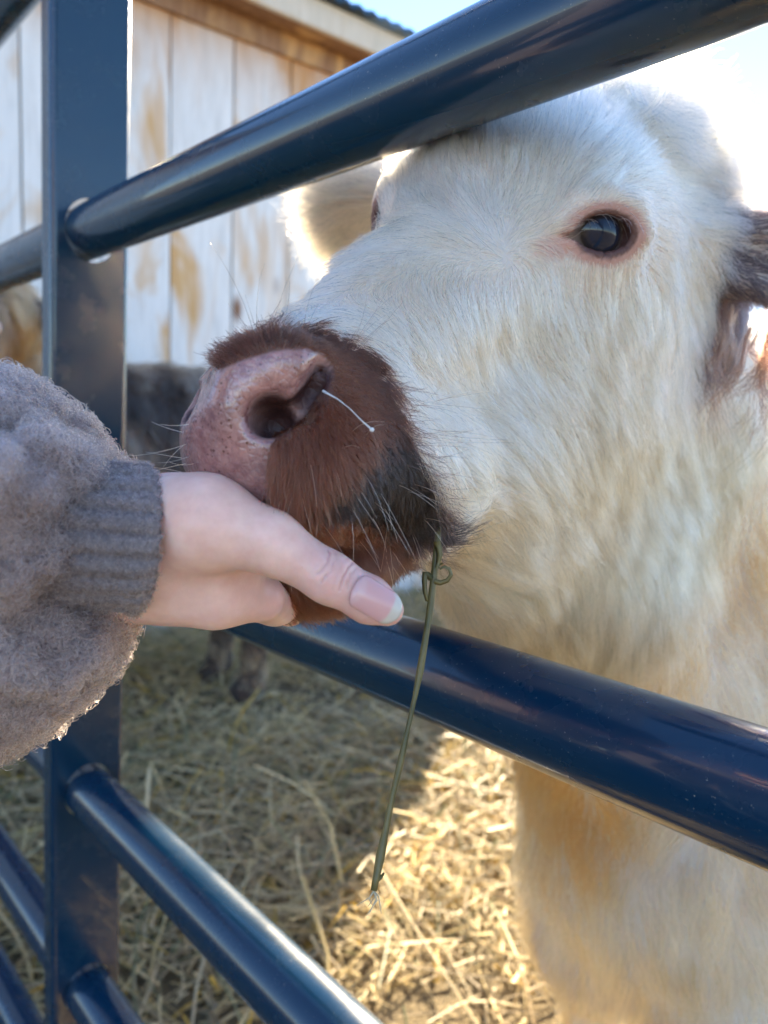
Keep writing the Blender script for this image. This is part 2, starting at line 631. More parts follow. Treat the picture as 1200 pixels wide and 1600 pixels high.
EYE_X = 0.060
head_prims = [
    ('ell', ((0, -0.045, 0.0), (0.074, 0.10, 0.078)), 0),
    ('ell', ((0, -0.085, 0.045), (0.052, 0.05, 0.042)), 0.04),
    ('rc', ((0, 0.0, -0.012), (0, 0.185, -0.069), 0.057, 0.031), 0.04),
    ('ell', ((0.05, 0.0, 0.012), (0.028, 0.036, 0.028)), 0.025),
    ('ell', ((0.036, -0.03, -0.085), (0.046, 0.085, 0.075)), 0.04),
    ('rc', ((0.02, -0.03, -0.115), (0.012, 0.14, -0.125), 0.042, 0.034), 0.035),
    ('ell', ((0, 0.205, -0.079), (0.045, 0.050, 0.0365)), 0.02),
    ('rc', ((0.020, 0.215, -0.092), (0.030, 0.150, -0.108), 0.026, 0.029), 0.02),
    ('ell', ((0, 0.176, -0.142), (0.034, 0.046, 0.024)), 0.006),
]
def head_sdf(Pl):
    Q = Pl.copy()
    w = np.clip((Q[:, 1] - 0.10) / 0.10, 0, 1)
    Q[:, 0] = np.where(Q[:, 0] > 0, Q[:, 0] * (1.13 + 0.17 * w), -Q[:, 0])   # it turns the nose a little aside
    d = evalp(Q, head_prims)
    if wing_prims:
        Q2 = Pl.copy(); Q2[:, 0] = -Q2[:, 0]
        d = evalp(Q2, wing_prims, d)
    if head_extra:
        d = evalp(Q, head_extra, d)
        Q3 = Pl.copy(); Q3[:, 0] = np.where(Q3[:, 0] > 0, Q3[:, 0] * 0.86, -Q3[:, 0])
        d = evalp(Q3, nostril_prims, d)
    return d
head_extra = []
wing_prims = []

# neck, trunk and legs in world space
bb = np.array([0.62, 0.785, 0.0]); bb /= np.linalg.norm(bb)         # towards the tail
bl = np.array([bb[1], -bb[0], 0])                                   # towards our right
CH0 = np.array([0.335, 0.86, 0.66])                                 # middle of the chest
def BP(a, l, z): return CH0 * np.array([1, 1, 0]) + bb * a + bl * l + np.array([0, 0, z])
body_prims = [
    ('rc', (H(0, -0.06, -0.035), BP(0.10, 0, 0.76), 0.088, 0.16), 0),
    ('rc', (H(0, -0.07, -0.10), BP(0.02, 0, 0.60), 0.05, 0.13), 0.06),
    ('rc', (H(0, 0.05, -0.12), BP(-0.06, 0, 0.62), 0.045, 0.11), 0.07),
    ('ell', (BP(0.0, 0, 0.47), (0.13, 0.13, 0.17)), 0.08),
    ('rc', (BP(0.12, 0, 0.70), BP(0.80, 0, 0.70), 0.20, 0.21), 0.10),
    ('ell', (BP(0.12, 0, 0.66), (0.19, 0.19, 0.25)), 0.10),
    ('rc', (BP(0.12, 0, 0.88), BP(0.85, 0, 0.86), 0.075, 0.08), 0.12),
]
for sg in (-1, 1):
    body_prims += [
        ('rc', (BP(0.10, sg * 0.105, 0.58), BP(0.04, sg * 0.075, 0.29), 0.11, 0.088), 0.06),
        ('rc', (BP(0.05, sg * 0.085, 0.30), BP(0.11, sg * 0.10, 0.07), 0.043, 0.036), 0.02),
        ('rc', (BP(0.11, sg * 0.10, 0.06), BP(0.085, sg * 0.10, 0.025), 0.042, 0.046), 0.02),
        ('rc', (BP(0.82, sg * 0.11, 0.62), BP(0.78, sg * 0.115, 0.42), 0.12, 0.075), 0.06),
        ('rc', (BP(0.78, sg * 0.115, 0.42), BP(0.90, sg * 0.115, 0.30), 0.07, 0.042), 0.03),
        ('rc', (BP(0.90, sg * 0.115, 0.30), BP(0.88, sg * 0.115, 0.06), 0.04, 0.034), 0.02),
        ('rc', (BP(0.88, sg * 0.115, 0.06), BP(0.86, sg * 0.115, 0.025), 0.04, 0.045), 0.02),
    ]
body_prims += [('rc', (BP(0.99, 0, 0.80), BP(1.05, 0, 0.45), 0.025, 0.02), 0.03)]

# ears: near one reaches right across the frame edge, far one shows beyond the forehead
def ear_frame(a, tip, nrm):
    a, tip, nrm = map(np.asarray, (a, tip, nrm))
    d = tip - a; L = np.linalg.norm(d); d = d / L
    nrm = nrm - d * (nrm @ d); nrm = nrm / np.linalg.norm(nrm)
    return a, d, L, np.cross(nrm, d), nrm
E_NEAR = ear_frame(PX(1100, 395, 0.492), PX(1330, 415, 0.50), np.array([-0.35, -0.85, 0.1]))
E_FAR = ear_frame(PX(665, 315, 0.58), PX(505, 362, 0.635), np.array([0.0, -0.75, -0.5]))
ear_prims = [('ell', (PX(1012, 268, 0.535), (0.034, 0.036, 0.05)), 0.05), ('ell', (PX(1075, 430, 0.55), (0.036, 0.042, 0.055)), 0.05)]
for a, d, L, w, nrm in (E_NEAR, E_FAR):
    M_ = np.stack([d, w, nrm], 1)
    ear_prims += [('ell', (a + d * L * 0.55, (L * 0.55, L * (0.30 if a[0] > 0.1 else 0.44), 0.011), M_), 0.015),
                  ('rc', (a - d * 0.03, a + d * L * 0.35, 0.024, 0.012), 0.02)]
def ear_sdf_post(P, dd):
    for a, d, L, w, nrm in (E_NEAR, E_FAR):
        M_ = np.stack([d, w, nrm], 1)
        v = s_ell(P, a + d * L * 0.52 + nrm * 0.016, (L * 0.44, L * 0.20, 0.016), M_)
        dd = -smin(-dd, v, 0.012)
    return dd
def calf_sdf(P):
    P = np.asarray(P, np.float32)
    d = smin(head_sdf(to_head(P)), evalp(P, body_prims), 0.05)
    d = evalp(P, ear_prims, d)
    d = ear_sdf_post(P, d)
    return evalp(P, calf_post, d) if calf_post else d
calf_post = []

# features placed on the surface where the photo shows them
def on_calf(pts):
    q, ok = march(calf_sdf, [p[0] for p in pts], [p[1] for p in pts])
    return q
eye_s = on_calf([(938, 366)])[0]
eye_n = grad(calf_sdf, eye_s[None])[0]; eye_n /= np.linalg.norm(eye_n)
ex = on_calf([(985, 380)])[0] - on_calf([(888, 372)])[0]
ex -= eye_n * (ex @ eye_n); ex /= np.linalg.norm(ex)
ey = np.cross(eye_n, ex)
if ey[2] < 0: ey = -ey
def loc(p): q = to_head(np.asarray(p)[None])[0]; return (abs(q[0]), q[1], q[2])
def locd(v): q = v @ HM; return np.array([-q[0], q[1], q[2]])
EM = np.stack([locd(ex), locd(ey), locd(eye_n)], 1)
EC = np.array(loc(eye_s))
EN = locd(eye_n)
# nostril: a round hole running into a comma tail, with a swollen wing above it
def sfc(px, py): return on_calf([(px, py)])[0]
def inn(p, k): 
    g = grad(calf_sdf, p[None])[0]; g /= np.linalg.norm(g)
    return p + g * k
n1, n2, n3 = sfc(425, 648), sfc(472, 638), sfc(502, 585)
w1, w2, w3, w4 = sfc(362, 625), sfc(385, 585), sfc(440, 565), sfc(490, 560)
wing = [
    ('rc', (loc(inn(w1, -0.004)), loc(inn(w2, -0.002)), 0.0065, 0.0085), 0.012),
    ('rc', (loc(inn(w2, -0.002)), loc(inn(w3, 0.000)), 0.0085, 0.0095), 0.010),
    ('rc', (loc(inn(w3, 0.000)), loc(inn(w4, -0.002)), 0.0095, 0.0065), 0.010),
]
n0 = sfc(408, 652)
nostril = [
    ('rc', (loc(inn(n0, 0.004)), loc(inn(n0, -0.016)), 0.0050, 0.0045), 0.005, 'sub'),
    ('rc', (loc(inn(n1, 0.004)), loc(inn(n1, -0.016)), 0.0064, 0.0055), 0.005, 'sub'),
    ('rc', (loc(inn(n1, 0.002)), loc(inn(n2, 0.001)), 0.0058, 0.0052), 0.004, 'sub'),
    ('rc', (loc(inn(n1, -0.010)), loc(inn(n2, -0.007)), 0.0052, 0.0045), 0.004, 'sub'),
    ('rc', (loc(inn(n2, 0.003)), loc(inn(n3, 0.003)), 0.0052, 0.0036), 0.004, 'sub'),
    ('rc', (loc(inn(n2, -0.006)), loc(inn(n3, -0.004)), 0.0050, 0.0032), 0.003, 'sub'),
]
lid = [EC + EM[:, 0] * a + EM[:, 1] * b - EN * 0.0005 for a, b in ((-0.024, 0.004), (-0.014, 0.0145), (0.002, 0.0185), (0.016, 0.0145), (0.0245, 0.003))]
post_extra = [('rc', (lid[i], lid[i + 1], 0.0038, 0.0040), 0.006) for i in range(4)] + [
    # lids round the eye, then the almond opening
    ('ell', (EC - EN * 0.003, (0.0250, 0.0185, 0.0085), EM), 0.012),
    ('ell', (EC - EN * 0.002, (0.0190, 0.0114, 0.0120), EM), 0.003, 'sub'),
    ('ell', (EC + EM[:, 0] * -0.018 - EM[:, 1] * 0.002, (0.008, 0.0020, 0.004), EM), 0.004, 'sub'),
]
mq_ = [sfc(x, y) for x, y in ((428, 797), (480, 799), (530, 806), (580, 818), (630, 832), (676, 846))]
for i in range(5):
    post_extra.append(('rc', (loc(inn(mq_[i], -0.0015)), loc(inn(mq_[i + 1], -0.0015)), 0.0034, 0.0034), 0.004, 'sub'))
wing_prims = wing
nostril_prims = nostril
head_extra = post_extra

lo = np.array([-0.40, 0.12, -0.02]); hi = np.array([1.25, 1.95, 1.42])
V, Q = surface(calf_sdf, lo, hi, 0.006)
calf_me = mesh_from('body', V, Q)
pad_c = H(0, 0.235, -0.075)
refine(calf_me, calf_sdf, lambda P: (np.linalg.norm(P - H(0, 0.19, -0.09), axis=1) < 0.105) | (np.linalg.norm(P - eye_s, axis=1) < 0.045), 1)
refine(calf_me, calf_sdf, lambda P: (np.linalg.norm(P - H(-0.01, 0.235, -0.07), axis=1) < 0.06) | (np.linalg.norm(P - eye_s, axis=1) < 0.032), 1, 0.0015)

def in_poly(x, y, poly):
    poly = np.asarray(poly, float)
    r = np.zeros(len(x), bool)
    j = len(poly) - 1
    for i in range(len(poly)):
        xi, yi = poly[i]; xj, yj = poly[j]
        c = ((yi > y) != (yj > y)) & (x < (xj - xi) * (y - yi) / (yj - yi + 1e-12) + xi)
        r ^= c
        j = i
    return r
def poly_dist(x, y, poly):
    """signed distance in pixels, negative inside"""
    poly = np.asarray(poly, float)
    best = np.full(len(x), 1e9)
    for i in range(len(poly)):
        a, b = poly[i - 1], poly[i]
        d = b - a
        t = np.clip(((x - a[0]) * d[0] + (y - a[1]) * d[1]) / (d @ d + 1e-9), 0, 1)
        best = np.minimum(best, np.hypot(x - a[0] - t * d[0], y - a[1] - t * d[1]))
    return np.where(in_poly(x, y, poly), -best, best)
PAD = [(230, 800), (230, 600), (290, 609), (320, 592), (350, 577), (375, 565), (425, 550), (478, 545), (505, 556), (520, 578), (508, 606), (496, 622), (475, 648), (457, 664), (436, 680), (424, 692), (420, 706), (418, 730), (421, 752), (442, 772), (466, 788), (455, 800), (420, 800), (340, 830)]
BROWN = [(150, 1100), (150, 560), (300, 585), (345, 545), (400, 522), (480, 515), (540, 531), (580, 557), (604, 592), (620, 640), (640, 690), (660, 730), (682, 772), (694, 800), (692, 838), (640, 850), (634, 880), (626, 905), (600, 960), (560, 1100)]
BLACK = [(715, 862), (700, 760), (655, 680), (615, 690), (560, 735), (500, 765), (450, 790), (470, 800), (530, 805), (580, 818), (630, 832), (660, 850)]
def side_px(P):
    """photo pixel of each head point, the far side read through its mirror image on the near side"""
    q = to_head(P)
    yl = q[:, 1].copy()
    q[:, 0] = -np.abs(q[:, 0])
    p = proj(q @ HM.T + HT)
    return p[:, 0], p[:, 1], yl, q
def calf_masks(P):
    x, y, yl, q = side_px(P)
    jit = 5 * np.sin(x * 0.31 + 1.7 * np.sin(y * 0.23)) + 3 * np.sin(y * 0.57 + x * 0.11)
    pad = poly_dist(x, y, PAD)
    brown = poly_dist(x, y, BROWN) + jit
    black = poly_dist(x, y, BLACK) + jit * 2
    pad = np.where(yl > 0.15, pad, 50); brown = np.where((yl > 0.085), brown, 60)
    front = (yl > 0.20) & (to_head(P)[:, 0] > -0.004) & (q[:, 2] < -0.052) & (q[:, 2] > -0.122)
    pad = np.where(front, -20, pad)
    eyed = np.linalg.norm((q * [-1, 1, 1] - EC) @ EM / np.array([0.0215, 0.0138, 0.03]), axis=1)
    return pad, brown, black, eyed, yl

def sm(a, b, x):
    t = np.clip((x - a) / (b - a), 0, 1)
    return t * t * (3 - 2 * t)
# skin colour, painted per vertex
V, _ = read_mesh(calf_me)
pad, brown, black, eyed, yl = calf_masks(V)
skin = np.tile(np.array([0.62, 0.52, 0.44]), (len(V), 1))
bcol = np.array([0.11, 0.036, 0.016]); kcol = np.array([0.018, 0.012, 0.010])
w = sm(4, -4, brown)[:, None]; skin = skin * (1 - w) + bcol * w
w = (sm(12, -12, black) * sm(4, -4, brown))[:, None]; skin = skin * (1 - w) + kcol * w
w = sm(3, -3, pad)[:, None]; skin = skin * (1 - w) + np.array([0.42, 0.225, 0.195]) * w
w = (sm(1.32, 1.02, eyed) * (yl < 0.08))[:, None]; skin = skin * (1 - w) + np.array([0.46, 0.25, 0.20]) * w
w = (sm(0.93, 0.84, eyed) * (yl < 0.08))[:, None]; skin = skin * (1 - w) + np.array([0.10, 0.04, 0.032]) * w
xx, yy, _, _ = side_px(V)
tear = np.hypot((xx - 866) / 34, (yy - 386) / 22) + 0.25 * np.sin(xx * 0.4) * np.sin(yy * 0.33)
w = (0.85 * sm(1.15, 0.55, tear) * (np.abs(yl) < 0.08))[:, None]; skin = skin * (1 - w) + np.array([0.50, 0.27, 0.21]) * w
# nostril lining
qa = to_head(V); qa[:, 0] = np.where(qa[:, 0] > 0, qa[:, 0] * 0.86, -qa[:, 0])
nd = np.minimum(s_rc(qa, loc(inn(n1, -0.003)), loc(inn(n1, -0.018)), 0.0080, 0.0075), np.minimum(s_rc(qa, loc(inn(n1, -0.006)), loc(inn(n2, -0.005)), 0.0068, 0.0062), s_rc(qa, loc(inn(n2, -0.005)), loc(inn(n3, -0.003)), 0.0062, 0.0048)))
w = sm(0.002, -0.001, nd)[:, None]; skin = skin * (1 - w) + np.array([0.055, 0.018, 0.017]) * w
pad = np.where(nd < 0.001, 30, pad)
at = calf_me.color_attributes.new('tint', 'FLOAT_COLOR', 'POINT')
at.data.foreach_set('color', np.concatenate([skin, np.ones((len(V), 1))], 1).ravel())
pm = calf_me.attributes.new('pad', 'FLOAT', 'POINT')
pm.data.foreach_set('value', sm(3, -3, pad).astype(np.float32))

def M_skin():
    m = mat_new('calf_skin', (0.5, 0.4, 0.35), 0.5)
    t = NT(m)
    a = t.n('ShaderNodeVertexColor'); a.layer_name = 'tint'
    p = t.n('ShaderNodeAttribute'); p.attribute_name = 'pad'
    v = t.coord()
    n1_ = t.noise(v, 160, 5, 0.7)
    n2_ = t.noise(v, 34, 3, 0.6)
    vo = t.n('ShaderNodeTexVoronoi'); vo.inputs['Scale'].default_value = 430
    t.l(v, vo.inputs['Vector'])
    cell = t.n('ShaderNodeTexVoronoi'); cell.feature = 'DISTANCE_TO_EDGE'; cell.inputs['Scale'].default_value = 330
    t.l(v, cell.inputs['Vector'])
    # mottling: dusky violet blotches and small brown freckles on the pink pad
    blot = t.ramp(n1_, [(0.42, (1, 1, 1)), (0.62, (0.60, 0.52, 0.56))])
    big = t.ramp(n2_, [(0.35, (1.12, 0.98, 0.95)), (0.65, (0.80, 0.82, 0.86))])
    c = t.mix(1.0, a.outputs['Color'], blot, 'MULTIPLY')
    c = t.mix(1.0, c, big, 'MULTIPLY')
    fre = t.n('ShaderNodeMath', operation='MULTIPLY')
    t.l(t.ramp(vo.outputs['Distance'], [(0.16, (1, 1, 1)), (0.26, (0, 0, 0))]), fre.inputs[0])
    t.l(t.ramp(t.noise(v, 75, 2, 0.5), [(0.42, (0, 0, 0)), (0.56, (1, 1, 1))]), fre.inputs[1])
    c = t.mix(fre.outputs[0], c, (0.13, 0.045, 0.035))
    c = t.mix(p.outputs['Fac'], a.outputs['Color'], c)
    t.color(c)
    t.l(t.mix(p.outputs['Fac'], (0.6,) * 3, t.ramp(n2_, [(0.3, (0.15,) * 3), (0.7, (0.36,) * 3)])), t.b.inputs['Roughness'])
    t.b.inputs['Subsurface Weight'].default_value = 0.25
    cw = t.n('ShaderNodeMath', operation='MULTIPLY'); t.l(p.outputs['Fac'], cw.inputs[0]); cw.inputs[1].default_value = 0.7; t.l(cw.outputs[0], t.b.inputs['Coat Weight']); t.b.inputs['Coat Roughness'].default_value = 0.16
    t.b.inputs['Subsurface Radius'].default_value = (0.006, 0.002, 0.0012)
    t.b.inputs['Subsurface Scale'].default_value = 0.5
    h = t.n('ShaderNodeMath', operation='MULTIPLY_ADD')
    t.l(t.ramp(cell.outputs['Distance'], [(0.0, (0, 0, 0)), (0.25, (1, 1, 1))]), h.inputs[0])
    h.inputs[1].default_value = 0.5
    t.l(n1_, h.inputs[2])
    t.bump(h.outputs[0], 0.45, 0.0008)
    return m
calf = thing('calf', 'cream white shaggy calf with brown muzzle reaching its head through the gate', 'calf', (CH0[0], CH0[1], 0))
link('body', calf_me, M_skin(), calf)

# eyes
def M_eye():
    m = mat_new('dark_eye', (0.012, 0.012, 0.016), 0.03)
    t = NT(m)
    t.b.inputs['Coat Weight'].default_value = 0.0
    t.b.inputs['Specular IOR Level'].default_value = 0.32
    t.b.inputs['Coat Roughness'].default_value = 0.01
    g = t.n('ShaderNodeTexCoord')
    ln = t.n('ShaderNodeVectorMath', operation='LENGTH')
    mp = t.n('ShaderNodeMapping'); mp.inputs['Scale'].default_value = (1, 1.25, 0)
    t.l(g.outputs['Object'], mp.inputs[0]); t.l(mp.outputs[0], ln.inputs[0])
    t.color(t.ramp(ln.outputs['Value'], [(0.0, (0.004, 0.009, 0.022)), (0.0075, (0.006, 0.014, 0.034)), (0.0115, (0.030, 0.020, 0.016)), (0.0145, (0.05, 0.03, 0.022)), (0.0155, (0.42, 0.32, 0.28))]))  # blue sky reflection put into the colour of the eye centre
    return m
eye_mat = M_eye()
for sg in (-1, 1):
    c = EC - EN * 0.0138
    c = H(sg * c[0] / (1.13 if sg > 0 else 1), c[1], c[2])
    bm = bmesh.new(); bmesh.ops.create_uvsphere(bm, u_segments=40, v_segments=24, radius=0.0188)
    me = bm_mesh('eye', bm, True)
    o = link('eye', me, eye_mat, calf)
    X_, Y_, Z_ = [HM @ (EM[:, k] * np.array([sg, 1, 1])) for k in range(3)]
    if sg > 0: X_ = -X_
    o.matrix_parent_inverse = Matrix()
    o.matrix_basis = Matrix(((X_[0], Y_[0], Z_[0], c[0] - CH0[0]), (X_[1], Y_[1], Z_[1], c[1] - CH0[1]), (X_[2], Y_[2], Z_[2], c[2]), (0, 0, 0, 1)))

# ------------------------------------------------------------------ hair
def M_hair(name, rough=0.32, rad_rough=0.4):
    m = bpy.data.materials.new(name)
    m.use_nodes = True
    t = m.node_tree
    for x in list(t.nodes): t.nodes.remove(x)
    out = t.nodes.new('ShaderNodeOutputMaterial')
    h = t.nodes.new('ShaderNodeBsdfHairPrincipled')
    h.model = 'CHIANG'
    h.parametrization = 'COLOR'
    h.inputs['Roughness'].default_value = rough
    h.inputs['Radial Roughness'].default_value = rad_rough
    h.inputs['Coat'].default_value = 0.0
    h.inputs['Random Roughness'].default_value = 0.1
    a = t.nodes.new('ShaderNodeAttribute'); a.attribute_name = 'tint'
    t.links.new(a.outputs['Color'], h.inputs['Color'])
    t.links.new(h.outputs[0], out.inputs[0])
    return m
HAIR = M_hair('hair')

def make_fur(name, S, rroot, rtip, colr, parent, mat=None, kind='stuff'):
    """S (N,K,3) world points -> one hair object of N strands"""
    N, K, _ = S.shape
    hc = bpy.data.hair_curves.new(name)
    hc.add_curves([K] * N)
    hc.attributes['position'].data.foreach_set('vector', S.astype(np.float32).ravel()) if 'position' in hc.attributes else hc.points.foreach_set('position', S.astype(np.float32).ravel())
    tt = np.linspace(0, 1, K)[None]
    rr = np.broadcast_to(np.asarray(rroot, float).reshape(-1, 1), (N, 1))
    rt = np.broadcast_to(np.asarray(rtip, float).reshape(-1, 1), (N, 1))
    R_ = (rr + (rt - rr) * tt ** 1.5).astype(np.float32)
    ra = hc.attributes.get('radius') or hc.attributes.new('radius', 'FLOAT', 'POINT')
    ra.data.foreach_set('value', R_.ravel())
    ca = hc.attributes.new('tint', 'FLOAT_COLOR', 'CURVE')
    c4 = np.concatenate([np.broadcast_to(colr, (N, 3)), np.ones((N, 1))], 1).astype(np.float32)
    ca.data.foreach_set('color', c4.ravel())
    hc.materials.append(mat or HAIR)
    o = bpy.data.objects.new(name, hc)
    COL.objects.link(o)
    if parent is not None:
        o.parent = parent
        o.location = -parent.location
    if kind: o['kind'] = kind
    return o

def unit(v): return v / np.maximum(np.linalg.norm(v, axis=-1, keepdims=True), 1e-9)

def groom(sdf, roots, dirf, L, lift, K, grav=0.0):
    """guide strands that run along dirf over the skin, rising to lift*L at the tip"""
    P = roots.copy(); out = [P.copy()]
    st = (L / (K - 1))[:, None]
    for i in range(1, K):
        g = unit(grad(sdf, P))
        d = dirf(P)
        d = d + np.array([0, 0, -1.0]) * grav * (i / K)
        d = unit(d - g * (d * g).sum(1, keepdims=True))
        P = P + d * st
        tgt = (lift * L * (i / (K - 1)) ** 0.8)
        dist = sdf(P.astype(np.float32))
        g = unit(grad(sdf, P))
        P = P + g * np.clip(tgt - dist, -0.01, 0.03)[:, None]
        out.append(P.copy())
    return np.stack(out, 1)

def nearest(pts, q, k):
    kd = kdtree.KDTree(len(pts))
    for i, p in enumerate(pts): kd.insert(p, i)
    kd.balance()
    I = np.zeros((len(q), k), int); D = np.zeros((len(q), k))
    for i, p in enumerate(q):
        r = kd.find_n(p, k)
        for j, (_, ix, ds) in enumerate(r): I[i, j] = ix; D[i, j] = ds
    return I, D

def lownoise(P, f, seed):
    """smooth value noise from a few summed sines, per axis"""
    r = np.random.default_rng(seed)
    o = np.zeros((len(P), 3))
    for k in range(5):
        W = r.normal(size=(3, 3)) * f * (0.6 + 0.5 * k)
        o += np.sin(P @ W + r.random(3) * 6.28) / (1 + 0.5 * k)
    return o / 2.2

def children(guides, roots, clump_every, clump, jitter, curl=0.0, lvar=(0.65, 1.15), fly=0.04, seed=1, clump2=0):
    r = np.random.default_rng(seed)
    G0 = guides[:, 0]
    I, D = nearest(G0, roots, 3)
    w = 1 / (D + 1e-3); w /= w.sum(1, keepdims=True)
    rel = guides - guides[:, :1]
    S = np.einsum('nk,nkpc->npc', w, rel[I])
    K = S.shape[1]
    tt = np.linspace(0, 1, K)[None, :, None]
    S *= r.uniform(*lvar, size=(len(roots), 1, 1))
    L = np.linalg.norm(S[:, -1], axis=1)[:, None, None]
    S = S + lownoise(roots, 55, seed)[:, None, :] * jitter * 0.7 * L * tt ** 1.3 + r.normal(size=(len(roots), 1, 3)) * jitter * 0.45 * L * tt ** 1.3
    if curl > 0:
        ph = lownoise(roots, 30, seed + 3)
        a1 = unit(np.cross(S[:, -1], r.normal(size=(len(roots), 3))))
        S = S + (a1[:, None, :] * np.sin(tt * 7 + ph[:, None, :1] * 5) * curl * L * tt)
    S = S + roots[:, None, :]
    for clump_every, clump in (((clump_every, clump),) if clump2 == 0 else ((clump_every, clump), (clump_every * 7, clump2))):
        nc = max(8, len(roots) // clump_every)
        ci = r.choice(len(roots), nc, replace=False)
        J, _ = nearest(roots[ci], roots, 1)
        T = S[ci][J[:, 0]]
        c = (clump * r.uniform(0.45, 1.0, size=(len(roots), 1, 1)) * (r.random((len(roots), 1, 1)) > fly))
        S = S + (T - S) * c * tt ** 1.4
    return S

# guide marks along the coat: photo pixel of the spot and which way the hair runs there
MARKS = [
    (470, 505, .5, -.3), (520, 510, .8, .1), (560, 540, .8, .4), (600, 500, .6, .5), (650, 580, .8, .5), (700, 560, .9, .55), (640, 620, .9, .45),
    (680, 680, .9, .5), (700, 750, .9, .45), (720, 820, .8, .4), (700, 880, .7, .5), (760, 640, .85, .6), (780, 560, .7, .6), (800, 700, .75, .65), (780, 800, .75, .6), (780, 900, .7, .6),
    (860, 560, .8, .6), (880, 680, .8, .62), (880, 800, .7, .7), (880, 900, .5, .8), (960, 560, .6, .8), (980, 700, .6, .8), (990, 820, .5, .85), (960, 920, .3, .9), (1060, 560, .35, .95), (1060, 720, .4, .92), (1060, 850, .35, .95),
    (520, 450, -.5, .6), (560, 420, -.75, .5), (600, 450, -.5, .75), (640, 470, .05, .8), (680, 490, .4, .8), (720, 490, .6, .75), (770, 500, .6, .75), (820, 500, .6, .8),
    (600, 390, -.9, .3), (650, 420, -.85, .45), (700, 430, -.6, .7), (750, 440, -.25, .9), (800, 440, .05, 1), (650, 370, -1, .1), (700, 385, -1, .1), (750, 390, -1, .05),
    (620, 330, -.9, -.1), (660, 310, -.75, -.6), (700, 330, -.7, -.65), (745, 350, -.6, -.75), (790, 350, 0, -1), (700, 260, -.35, -.9), (760, 260, -.1, -1), (820, 260, .15, -1), (830, 330, .35, -.85), (860, 200, .15, -1), (920, 180, .3, -.9), (980, 180, .6, -.7),
    (840, 390, .6, -.05), (870, 330, .6, -.6), (900, 290, .5, -.8), (960, 260, .6, -.7), (1000, 310, .95, -.3), (1030, 360, 1, .1), (1010, 420, .8, .6), (1060, 300, .9, -.35), (1080, 420, .6, .7), (1050, 480, .4, .9),
    (850, 430, .1, 1), (890, 425, .15, 1), (940, 425, .25, 1), (980, 430, .4, .9), (900, 490, .55, .85), (960, 500, .5, .85), (1110, 350, .9, .3), (1110, 480, .3, 1),
    # brown muzzle
    (400, 530, -.2, -.3), (450, 530, .4, -.4), (520, 550, .7, -.3), (560, 600, .8, .1), (530, 640, .6, .6), (480, 690, .4, .8), (560, 700, .7, .6), (620, 700, .8, .5), (450, 740, .2, .9), (520, 760, .45, .8), (600, 770, .55, .7), (660, 790, .5, .75), (680, 820, .4, .9),
    (480, 830, .1, .9), (540, 850, .3, .9), (600, 860, .6, .7), (560, 900, .4, .9), (500, 930, .3, .8),
]
mq, mok = march(calf_sdf, [m[0] for m in MARKS], [m[1] for m in MARKS])
mpos, mdir = [], []
for m_, p, k in zip(MARKS, mq, mok):
    if not k: continue
    dv = CR * m_[2] - CU * m_[3]
    g = unit(grad(calf_sdf, p[None])[0])
    dv = unit(dv - g * (dv @ g))
    lp = to_head(p[None])[0]
    ld = dv @ HM
    if np.linalg.norm(lp) > 0.36: continue
    mpos.append(p); mdir.append(dv)
    lp2, ld2 = lp * [-1, 1, 1], ld * [-1, 1, 1]
    if lp[0] < -0.012:
        mpos.append(H(*lp2)); mdir.append(HM @ ld2)
# trunk, neck and legs: back and down
for a in np.arange(0.0, 1.01, 0.2):
    for l, z in ((-0.2, 0.6), (0.2, 0.6), (-0.2, 0.85), (0.2, 0.85), (-0.15, 0.4), (0.15, 0.4), (0, 0.95)):
        mpos.append(BP(a, l, z)); mdir.append(unit(bb * (0.55 if z > 0.5 else 0.25) + np.array([0, 0, -0.85 if z < 0.9 else -0.2])))
for sg in (-1, 1):
    for z in (0.1, 0.3):
        for a in (0.1, 0.88): mpos.append(BP(a, sg * 0.1, z)); mdir.append(np.array([0, 0, -1.0]) + bb * 0.15)
for z in (0.45, 0.6, 0.75): mpos.append(BP(-0.12, 0, z)); mdir.append(np.array([0, 0, -1.0]))
for ef in (E_NEAR, E_FAR):
    for k in (0.2, 0.6, 0.95): mpos.append(ef[0] + ef[1] * ef[2] * k); mdir.append(unit(ef[1] + np.array([0, 0, -0.5])))
mpos, mdir = np.array(mpos), unit(np.array(mdir))
def calf_dir(P):
    out = np.zeros_like(P)
    for c in np.array_split(np.arange(len(P)), max(1, len(P) // 4000)):
        d2 = ((P[c, None, :] - mpos[None]) ** 2).sum(-1)
        w = 1 / (d2 + 1e-4) ** 2
        out[c] = (w[..., None] * mdir[None]).sum(1)
    return unit(out)

def facing(sdf, P):
    g = unit(grad(sdf, P)); v = unit(CAM - P)
    return (g * v).sum(1)
def seen_weight(sdf, P, margin=140, back=0.12):
    p = proj(P)
    infr = (p[:, 2] > 0.05) & (p[:, 0] > -margin) & (p[:, 0] < 1200 + margin) & (p[:, 1] > -margin) & (p[:, 1] < 1600 + margin)
    f = facing(sdf, P)
    return np.where(infr & (f > -0.45), 1.0, back)

